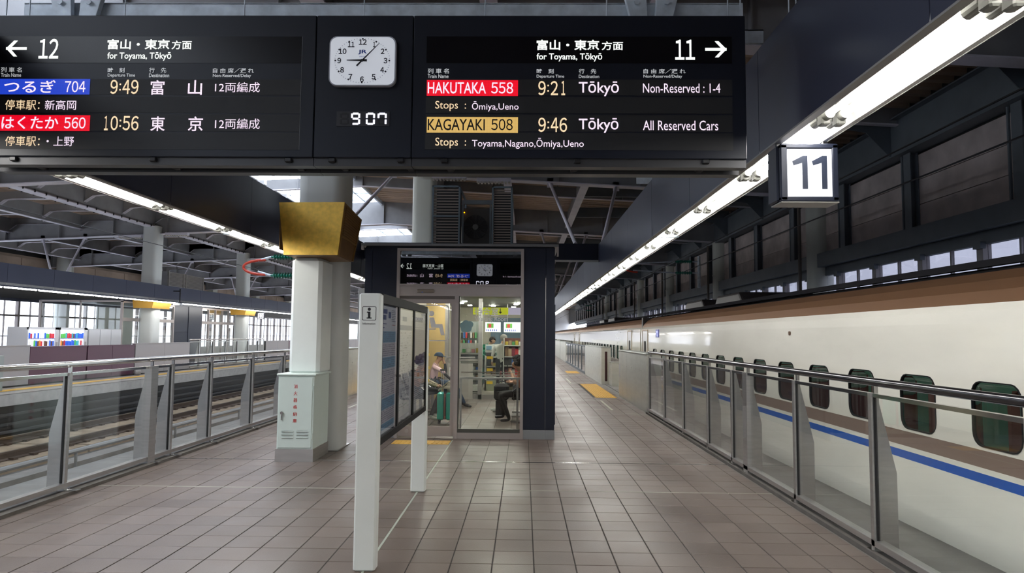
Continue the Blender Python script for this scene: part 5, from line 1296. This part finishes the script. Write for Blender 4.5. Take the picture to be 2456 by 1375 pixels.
    MB().ball(head + f * .086 - up * .048, .018, 8, 4, 0, (1, 1, .3)).build('mouth', mat('lips', (.35, .12, .10), .5), root, True)
    if hair:
        mb = MB(); random.seed(3)
        mb.ball(head - f * .02 + up * .035, .108, 16, 12, 0, (1, 1, .95))
        if hair[1] == 'curly':
            for i in range(40):
                a, b = random.uniform(0, 2 * PI), random.uniform(0, 1.9); dvec = Vector((math.cos(a) * math.sin(b), math.sin(a) * math.sin(b), math.cos(b)))
                if dvec.dot(f) > .55 and dvec.z < .5: continue
                mb.ball(head - f * .02 + up * .03 + dvec * .11, .035, 8, 6)
        o = mb.build('hair', hair[0], root, True)
        # keep the face clear
        me = o.data; fo = wloc(root)
        bm = bmesh.new(); bm.from_mesh(me); kill = [v_ for v_ in bm.verts if ((v_.co + fo) - head).dot(f) > .062 and ((v_.co + fo) - head).z < .06]; bmesh.ops.delete(bm, geom=kill, context='VERTS'); bm.to_mesh(me); bm.free()
    if cap:
        mb = MB(); c = head + up * .035
        for i in range(5):
            pass
        mb.ball(c, .112, 16, 10, 0, (1, 1, .85)); o = mb.build('cap', cap, root, True)
        bm = bmesh.new(); bm.from_mesh(o.data); fo = wloc(root); kill = [v_ for v_ in bm.verts if (v_.co + fo - c).z < -.01]; bmesh.ops.delete(bm, geom=kill, context='VERTS'); bm.to_mesh(o.data); bm.free()
        b2 = MB(); pts = []
        for i in range(9):
            t = -PI / 2 + PI * i / 8; pts.append(c + f * (.09 + .09 * math.cos(t)) + sd * .085 * math.sin(t))
        b2.add([p_ + up * .012 for p_ in pts] + [p_ for p_ in pts], [tuple(range(9)), tuple(range(17, 8, -1))] + [(i, (i + 1) % 9, 9 + (i + 1) % 9, 9 + i) for i in range(9)]); b2.build('cap_brim', cap, o)
    return root
def Z(shirt, trou, shoe, skin, sleeve=True, shin=None):
    sl = shirt if sleeve else skin
    z = [('headc', 'crown', skin), ('jaw', 'headc', skin), ('neck', 'jaw', skin), ('headc', 'nose', skin), ('neckb', 'neck', skin), ('chest', 'neckb', shirt), ('waist', 'chest', shirt), ('hip', 'waist', shirt)]
    for t in 'LR':
        z += [('chest', 'sh' + t, shirt), ('sh' + t, 'el' + t, shirt if sleeve is not None else skin), ('el' + t, 'wr' + t, sl), ('wr' + t, 'pa' + t, skin), ('pa' + t, 'f0' + t, skin), ('pa' + t, 'f3' + t, skin), ('f1' + t, 'g1' + t, skin), ('f3' + t, 'g3' + t, skin), ('pa' + t, 'th' + t, skin),
              ('hip', 'hp' + t, trou), ('hp' + t, 'kn' + t, trou), ('kn' + t, 'an' + t, shin or trou), ('an' + t, 'he' + t, shoe), ('he' + t, 'to' + t, shoe)]
    return z
def cl(n, c, **k): return mat('cloth_' + n, c, .85, **k)
black = cl('black', (.012, .012, .014)); jeans = cl('denim', (.03, .06, .11)); pink = cl('pink', (.88, .62, .66)); pat = cl('patterned', (.34, .30, .20), var=.75, scale=32)
white = cl('white', (.72, .71, .68)); green = cl('green', (.01, .16, .09)); khaki = cl('khaki', (.16, .15, .10)); peach = cl('peach', (.50, .24, .15)); shw = mat('shoe_white', (.55, .60, .56), .5); shb = mat('shoe_black', (.015, .015, .02), .35); brown_h = cl('dark_hair', (.015, .010, .008)); grey_h = cl('grey_hair', (.30, .29, .28)); capm = cl('cap_denim', (.03, .055, .10))
X = (1, 0, 0)
y = 16.3
person('seated man in a denim cap resting his chin on his hand', dict(hip=(-2.12, y, .56), chest=(-2.09, y, .90), head=(-1.99, y, 1.145), side=(0, 1, 0), elL=(-1.90, y + .25, .78), wrL=(-1.72, y + .18, .62), haL=(-1.62, y + .1, .60), elR=(-1.80, y - .22, .80), wrR=(-1.83, y - .10, 1.00), haR=(-1.88, y - .03, 1.09), knL=(-1.64, y + .13, .55), knR=(-1.60, y - .12, .56), anL=(-1.42, y + .13, .10), anR=(-1.36, y - .12, .10)), 0, [(a, b, black if a[:2] == 'el' else m) for a, b, m in Z(pink, jeans, shb, SKIN2, True)], (1, 0, -.12), None, capm)
y = 13.95
person('seated woman in a patterned jacket beside the teal suitcase', dict(hip=(-2.12, y, .56), chest=(-2.06, y, .92), head=(-2.01, y, 1.18), side=(0, 1, 0), elL=(-1.95, y + .24, .74), wrL=(-1.73, y + .14, .66), haL=(-1.63, y + .08, .64), elR=(-1.93, y - .24, .74), wrR=(-1.72, y - .12, .66), haR=(-1.62, y - .06, .64), knL=(-1.66, y + .10, .55), knR=(-1.64, y - .12, .55), anL=(-1.76, y + .0, .10), anR=(-1.80, y - .3, .10)), 0, Z(pat, black, shw, SKIN), (1, 0, -.1), (brown_h, 's'))
y = 13.5
person('seated curly haired woman holding a phone up to her face', dict(hip=(.02, y, .56), chest=(-.02, y, .90), head=(-.13, y, 1.13), side=(0, 1, 0), elL=(-.15, y - .22, .76), wrL=(-.22, y - .10, .93), haL=(-.27, y - .04, 1.01), elR=(-.14, y + .22, .76), wrR=(-.22, y + .10, .93), haR=(-.27, y + .05, 1.01), knL=(-.44, y - .10, .54), knR=(-.45, y + .13, .54), anL=(-.27, y - .14, .11), anR=(-.40, y + .5, .10), toe=(-1, 0, 0)), 0, Z(peach, black, shb, SKIN, False), (-1, 0, -.25), (brown_h, 'curly'))
tag(B('phone', M_black, None, (-.315, -.300, 13.45, 13.52, .98, 1.12)), 'black phone held by the curly haired woman', 'phone')
y = 15.25
person('seated person in khaki trousers with a laptop, beyond the woman with the phone', dict(hip=(.03, y, .56), chest=(.06, y, .92), head=(.02, y, 1.17), side=(0, 1, 0), elL=(-.05, y - .22, .74), wrL=(-.24, y - .12, .66), haL=(-.33, y - .08, .65), elR=(-.04, y + .22, .74), wrR=(-.24, y + .12, .66), haR=(-.33, y + .08, .65), knL=(-.45, y - .12, .53), knR=(-.46, y + .12, .53), anL=(-.50, y - .14, .10), anR=(-.55, y + .12, .10), toe=(-1, 0, 0)), 0, Z(cl('rust', (.36, .15, .07)), khaki, shw, SKIN, False), (-1, 0, -.15), (brown_h, 's'))
lp = thing('laptop', 'thin open laptop on the lap of the person in khaki trousers', 'laptop', (-.35, 15.2, .64)); B('base', M_black, lp, (-.46, -.22, 15.08, 15.42, .625, .64)); MB().prism([(-.46, .64), (-.47, .64), (-.53, .86), (-.52, .86)], 'Y', 15.08, 15.42).build('screen', mat('laptop_lid', (.10, .05, .04), .4), lp)
bk_ = thing('backpack', 'black backpack standing before the knees of the laptop user', 'backpack', (-.52, 14.75, 0)); MB().bbox(-.62, -.30, 14.65, 14.95, .30, .66, .06).build('main_bag', black, bk_, True); MB().bbox(-.60, -.34, 14.60, 14.66, .32, .52, .025).build('front_pocket', black, bk_, True); MB().path([Vector(v) for v in ((-.54, 14.8, .65), (-.50, 14.8, .70), (-.40, 14.8, .70), (-.36, 14.8, .65))], .012).build('grab_handle', M_black, bk_, True)
B('leg_rest', M_black, bk_, (-.58, -.34, 14.68, 14.92, 0, .30))
person('customer in a white shirt standing at the kiosk counter', dict(hip=(-.66, 20.4, .93), chest=(-.66, 20.42, 1.30), head=(-.58, 20.5, 1.58), side=(1, 0, 0), elL=(-.42, 20.5, 1.10), wrL=(-.45, 20.75, 1.10), haL=(-.45, 20.85, 1.12), elR=(-.92, 20.42, 1.08), wrR=(-.93, 20.6, .90), haR=(-.93, 20.65, .82), knL=(-.58, 20.4, .50), knR=(-.75, 20.4, .50), anL=(-.57, 20.4, .09), anR=(-.76, 20.4, .09), toe=(0, 1, 0)), 0, Z(white, black, shb, SKIN, True), (.5, 1, 0), (grey_h, 's'))
person('kiosk clerk in green leaning over the counter', dict(hip=(-1.25, 22.4, .95), chest=(-1.16, 22.2, 1.28), head=(-.98, 22.0, 1.50), side=(1, 0, 0), elL=(-1.35, 22.0, 1.10), wrL=(-1.2, 21.8, 1.02), haL=(-1.1, 21.75, 1.0), elR=(-.9, 22.0, 1.12), wrR=(-.85, 21.8, 1.04), haR=(-.8, 21.75, 1.02), knL=(-1.17, 22.4, .5), knR=(-1.33, 22.4, .5), anL=(-1.17, 22.4, .09), anR=(-1.33, 22.4, .09), toe=(0, -1, 0)), 0, Z(green, black, shb, SKIN, True), (.6, -1, -.35), (brown_h, 's'))
# ------------------------------------------------------------------ kiosk
MK = mat('kiosk_white', (.60, .60, .58), .5); MKd = mat('kiosk_dark', (.03, .03, .03), .5)
def kx(px, Y): return at(px, 850, Y=Y).x
def kz(py, Y, px=1180): return at(px, py, Y=Y).z
ks = thing('kiosk_sign', 'yellow and lilac sign with a down arrow above the kiosk', 'sign', (-.8, 19.1, 2.4))
Yk = 19.1; a, b = kx(1133, Yk), kx(1218, Yk); z0, z1 = kz(755, Yk), kz(738, Yk)
B('yellow_panel', mat('sign_yellow', (.70, .72, .02), .5, emit=.35), ks, (a, b, Yk, Yk + .05, z0, z1)); B('lilac_panel', mat('sign_lilac', (.55, .48, .68), .5, emit=.4), ks, (b, kx(1256, Yk), Yk, Yk + .05, z0, z1))
mb = MB(); ax = kx(1199, Yk); mb.box(ax - .01, ax + .01, Yk - .004, Yk, z0 + .04, z1 - .02); mb.prism([(ax, z0 + .02), (ax + .05, z0 + .08), (ax - .05, z0 + .08)], 'Y', Yk - .004, Yk); mb.build('arrow', M_ink, ks)
B('hanger', M_steel, ks, (a + .2, a + .23, Yk, Yk + .03, z1, 2.66), (b + .2, b + .23, Yk, Yk + .03, z1, 2.66))
for i, (p0, p1, lab) in enumerate(((1163, 1200, 'backlit menu screen with food pictures, above the clerk in green'), (1208, 1249, 'backlit menu screen with food pictures, above the packed shelf'))):
    Yk = 21.6; s_ = thing('menu_screen', lab, 'screen', (kx(p0, Yk), Yk, 1.9)); a, b = kx(p0, Yk), kx(p1, Yk); z0, z1 = kz(797, Yk), kz(773, Yk)
    B('screen', mat('menu_lit', (.8, .8, .85), .5, emit=.55, emitcol=(.95, 1, 1)), s_, (a, b, Yk, Yk + .05, z0, z1)); B('picture', mat('menu_green', (.1, .35, .06), .5, emit=.3), s_, (a + .06, a + .26, Yk - .003, Yk, z1 - .18, z1 - .04)); B('picture', mat('menu_red', (.5, .05, .04), .5, emit=.3), s_, (a + .10, a + .19, Yk - .005, Yk - .003, z1 - .17, z1 - .06))
    for k in range(6): B('picture', mat('menu_blue', (.05, .1, .5), .5, emit=.3), s_, (a + .04 + k * .06, a + .065 + k * .06, Yk - .003, Yk, z0 + .03, z0 + .09))
    B('hanger', M_steel, s_, (a + .1, a + .12, Yk + .02, Yk + .04, z1, 2.66))
# display fridge on the near side
Yk = 19.6; a, b = kx(1105, Yk), kx(1150, Yk); rk = thing('open_display_case', 'steel open display case with shelves under the hanging goods', 'display case', ((a + b) / 2, Yk, 0))
B('back_panel', MK, rk, (a, b, Yk + .35, Yk + .4, .05, 1.45)); B('side_panel', MK, rk, (b, b + .03, Yk, Yk + .4, .05, 1.45), (a - .03, a, Yk, Yk + .4, .05, 1.45)); B('base', M_steel, rk, (a, b, Yk, Yk + .4, 0, .12))
for i in range(5): B('shelf', M_steel, rk, (a, b, Yk, Yk + .36, .18 + i * .24, .22 + i * .24)); B('shelf_lip', MKd, rk, (a, b, Yk + .01, Yk + .02, .12 + i * .24, .17 + i * .24))
PC = [('red', (.5, .03, .04)), ('yellow', (.6, .45, .05)), ('blue', (.05, .15, .5)), ('green', (.08, .35, .12)), ('white', (.7, .7, .68)), ('brown', (.22, .12, .06)), ('pink', (.6, .25, .3)), ('black', (.03, .03, .03)), ('tan', (.45, .32, .2)), ('maroon', (.22, .03, .05))]
PM = {n: mat('packet_' + n, c, .45) for n, c in PC}
def goods(nm, cat, y, xs, z, hs, where, grp, cols, d=.1, w_=.09):
    for i, x in enumerate(xs):
        n = cols[i % len(cols)]; h = hs[i % len(hs)]
        o = MB().bbox(x - w_ / 2, x + w_ / 2, y, y + d, z, z + h, .006); o = o.build(nm, PM[n])
        same = [q for q in range(len(xs)) if cols[q % len(cols)] == n]
        tag(o, ('%s %s %s' % (n, nm.replace('_', ' '), where)) if len(same) == 1 else ('%s %s %s, %s along' % (n, nm.replace('_', ' '), where, ordn(i) if i < 10 else 'last')), cat, grp)
goods('tray_box', 'box', Yk + .08, [a + .08 + .13 * i for i in range(4)], .94 + .24, (.1, .13), 'on the top tier of the steel display case', 'boxes in the display case', ['green', 'white', 'pink', 'yellow'])
goods('tray_box', 'box', Yk + .08, [a + .08 + .13 * i for i in range(4)], .70, (.1, .08), 'on the second tier of the steel display case', 'boxes in the display case', ['white', 'black', 'white', 'blue'])
goods('tray_box', 'box', Yk + .08, [a + .08 + .13 * i for i in range(4)], .46, (.1, .08), 'on the third tier of the steel display case', 'boxes in the display case', ['black', 'tan', 'white', 'brown'])
tag(B('crate', MATS['kiosk_white'], None, (a + .25, b + .05, Yk - .32, Yk - .05, .12, .30), ch=.02), 'white plastic crate on a low cart before the display case', 'crate')
ct_ = thing('low_cart', 'flat low cart under the white crate', 'cart', (a + .4, Yk - .2, 0)); B('deck', M_steel, ct_, (a + .1, b + .08, Yk - .36, Yk - .03, .07, .11))
for x in (a + .14, b + .02):
    for y_ in (Yk - .32, Yk - .08): MB().tube((x - .012, y_, .035), (x + .012, y_, .035), .035, 10).build('wheel', M_black, ct_)
B('white_column', MK, wi, (kx(1148, 20.2), kx(1156, 20.2), 20.2, 20.5, 0, 2.65))
# hanging goods on pegs
pg_ = thing('peg_board', 'peg board wall behind the hanging packets', 'peg board', (-1.7, 21.3, 1.1)); B('panel', mat('pegboard', (.20, .22, .21), .6), pg_, (kx(1104, 21.3), kx(1147, 21.3), 21.3, 21.33, .02, 2.1))
random.seed(11)
for r_i in range(3):
    for c_i in range(7):
        x = kx(1107 + c_i * 5.6, 21.2); z = 1.76 - r_i * .24; n = ['black', 'white', 'blue', 'brown', 'red', 'green', 'black'][(c_i * 2 + r_i * 3) % 7]
        tag(MB().bbox(x - .025, x + .025, 21.19, 21.29, z - .17, z, .004).build('hanging_packet', PM[n]), '%s hanging packet, %s row, %s from the partition door' % (n, ordn(r_i), ordn(c_i)), 'packet', 'hanging packets on the peg board')
# counter, register and shelves
Yk = 21.0; a, b = kx(1163, Yk), kx(1208, Yk); co = thing('kiosk_counter', 'pale counter with open shelves below the register', 'counter', ((a + b) / 2, Yk, 0))
B('top', MK, co, (a, b, Yk, Yk + .6, 1.0, 1.04)); B('side', MK, co, (a, a + .04, Yk, Yk + .6, .0, 1.0), (b - .04, b, Yk, Yk + .6, 0, 1.0), ((a + b) / 2 + .1, (a + b) / 2 + .14, Yk, Yk + .6, .0, 1.0)); B('shelf', MK, co, (a, b, Yk, Yk + .55, .72, .75)); B('shelf', MK, co, (a, b, Yk, Yk + .55, .42, .45)); B('kick_panel', mat('kick_green', (.42, .46, .34), .6), co, (a, b, Yk + .0, Yk + .02, .0, .33)); B('back', MKd, co, (a, b, Yk + .55, Yk + .58, .33, 1.0))
goods('carton', 'carton', Yk + .1, [a + .12 + .16 * i for i in range(3)], .45, (.14, .18), 'on the lower counter shelf', 'cartons under the counter', ['tan', 'brown', 'red'], .3, .13)
goods('carton', 'carton', Yk + .1, [a + .12 + .16 * i for i in range(3)], .75, (.12, .09), 'on the upper counter shelf', 'cartons under the counter', ['black', 'yellow', 'white'], .3, .13)
rg = thing('cash_register', 'white cash register with a pale screen on the counter', 'cash register', (a + .2, Yk + .2, 1.04)); MB().bbox(a + .02, a + .32, Yk + .1, Yk + .4, 1.04, 1.16, .02).build('base', MKd, rg); MB().prism([(Yk + .14, 1.16), (Yk + .2, 1.16), (Yk + .26, 1.40), (Yk + .2, 1.40)], 'X', a, a + .36).build('screen', MK, rg); B('display', mat('register_blue', (.2, .35, .5), .3), rg, (a + .03, a + .2, Yk + .12, Yk + .15, 1.24, 1.36))
B('glass_case', M_steel, co, (kx(1183, 21.5), kx(1200, 21.5), 21.45, 21.47, 1.05, 1.07))
Yk = 19.9; a, b = kx(1209, Yk), kx(1258, Yk); sh_ = thing('goods_shelf', 'tall white shelf packed with coloured boxes behind the curly haired woman', 'shelf', ((a + b) / 2, Yk, 0))
B('upright', MK, sh_, (a - .03, a, Yk, Yk + .4, 0, 1.6), (b, b + .03, Yk, Yk + .4, 0, 1.6)); B('back', mat('shelf_back_red', (.16, .06, .05), .6), sh_, (a, b, Yk + .38, Yk + .4, 0, 1.6))
for i, z in enumerate((.15, .5, .82, 1.08, 1.40)): B('shelf', MK, sh_, (a, b, Yk, Yk + .38, z - .025, z))
nn = 5; xs = [a + .07 + (b - a - .1) / nn * i for i in range(nn)]
goods('gift_box', 'box', Yk + .05, xs, 1.08, (.26, .22), 'on the upper shelf of the packed kiosk shelf', 'boxes on the packed shelf', ['brown', 'tan', 'maroon', 'red', 'white'], .25, .1)
goods('gift_box', 'box', Yk + .05, xs, .82, (.18, .2), 'on the middle shelf of the packed kiosk shelf', 'boxes on the packed shelf', ['black', 'black', 'blue', 'brown', 'maroon'], .25, .1)
goods('gift_box', 'box', Yk + .05, xs, .50, (.2, .24), 'on the lower shelf of the packed kiosk shelf', 'boxes on the packed shelf', ['maroon', 'pink', 'white', 'red', 'brown'], .25, .1)
goods('gift_box', 'box', Yk + .05, xs, 1.40, (.1, .13), 'on top of the packed kiosk shelf', 'boxes on the packed shelf', ['yellow', 'tan', 'green', 'yellow', 'white'], .2, .08)
gc = thing('back_counter', 'dark rear wall cabinets of the kiosk', 'cabinet', (-.5, 24, 0)); B('cabinet', mat('rear_cab', (.08, .10, .11), .5), gc, (-1.9, .3, 24.0, 24.5, 0, 1.3)); B('wall_panel', mat('rear_blue', (.10, .16, .22), .5), gc, (-1.15, .3, 24.3, 24.5, 1.35, 2.3)); B('shelf', MK, gc, (-1.15, .3, 24.0, 24.3, 1.35, 1.38))

# ------------------------------------------------------------------ louvred units on the roof
def louvre(x0, x1, y0, z0, z1, n, label, mid=None):
    r = thing('louvre_screen', label, 'louvre', ((x0 + x1) / 2, y0, z0)); MF = mat('louvre_frame_blue', (.16, .21, .25), .5, .2); MS = mat('louvre_slat', (.30, .25, .22), .5)
    for (a, b, c, d) in ((x0, x0 + .03, z0, z1), (x1 - .03, x1, z0, z1), (x0, x1, z1 - .03, z1)): B('frame_bar', MF, r, (a, b, y0, y0 + .04, c, d))
    if mid: B('frame_bar', MF, r, (x0, x1, y0 - .004, y0 + .04, mid, mid + .025))
    for i in range(n):
        z = z0 + .03 + i * (z1 - z0 - .06) / n; MB().prism([(y0 + .04, z), (y0 + .07, z + .02), (y0 + .07, z + .028), (y0 + .04, z + .022)], 'X', x0 + .03, x1 - .03).build('slat', MS, r)
    B('backing', M_dark, r, (x0 + .02, x1 - .02, y0 + .5, y0 + .52, z0, z1)); B('side_frame', MF, r, (x1 - .03, x1, y0 + .04, y0 + 1.4, z1 - .03, z1), (x1 - .03, x1, y0 + 1.36, y0 + 1.4, z0, z1))
    return r
louvre(-1.695, -1.18, 12.5, 3.175, 4.41, 22, 'louvred screen with blue grey frame on the waiting room roof beside the column', 3.83)
louvre(-.60, -.225, 12.5, 3.175, 4.40, 24, 'louvred screen with close tan slats on the waiting room roof, without middle bar')
ac = thing('air_conditioner', 'dark air conditioning unit with round fan between the louvred screens', 'air conditioner', (-.92, 13.1, 3.175)); MA = mat('ac_body', (.055, .05, .045), .5)
B('body', MA, ac, (-1.17, -.64, 13.0, 13.4, 3.22, 4.08), ch=.01); B('base', M_beamd, ac, (-1.17, -.64, 13.0, 13.4, 3.175, 3.22)); MB().tube((-.93, 13.0, 3.72), (-.93, 12.985, 3.72), .23, 28).build('fan_grille', M_dark, ac)
hub = MB().tube((-.93, 12.985, 3.72), (-.93, 12.97, 3.72), .055, 16).build('fan_hub', mat('fan_hub_grey', (.18, .18, .175), .5), ac)
for i in range(16):
    t = 2 * PI * i / 16; MB().tube((-.93 + .05 * math.cos(t), 12.978, 3.72 + .05 * math.sin(t)), (-.93 + .22 * math.cos(t + .3), 12.978, 3.72 + .22 * math.sin(t + .3)), .004, 5).build('grille_bar', mat('grille_bar', (.05, .05, .05), .5), ac)
MB().ball((-1.14, 12.95, 3.99), .012, 8, 6).build('indicator_light', mat('indicator_amber', (.5, .2, .0), .5, emit=3, emitcol=(1, .35, 0)), ac)
B('cross_frame', M_beamd, ac, (-1.18, -.60, 12.9, 12.94, 4.14, 4.22), (-.66, -.63, 12.9, 12.94, 3.175, 4.14), (-1.18, -1.15, 12.9, 12.94, 3.175, 4.14))
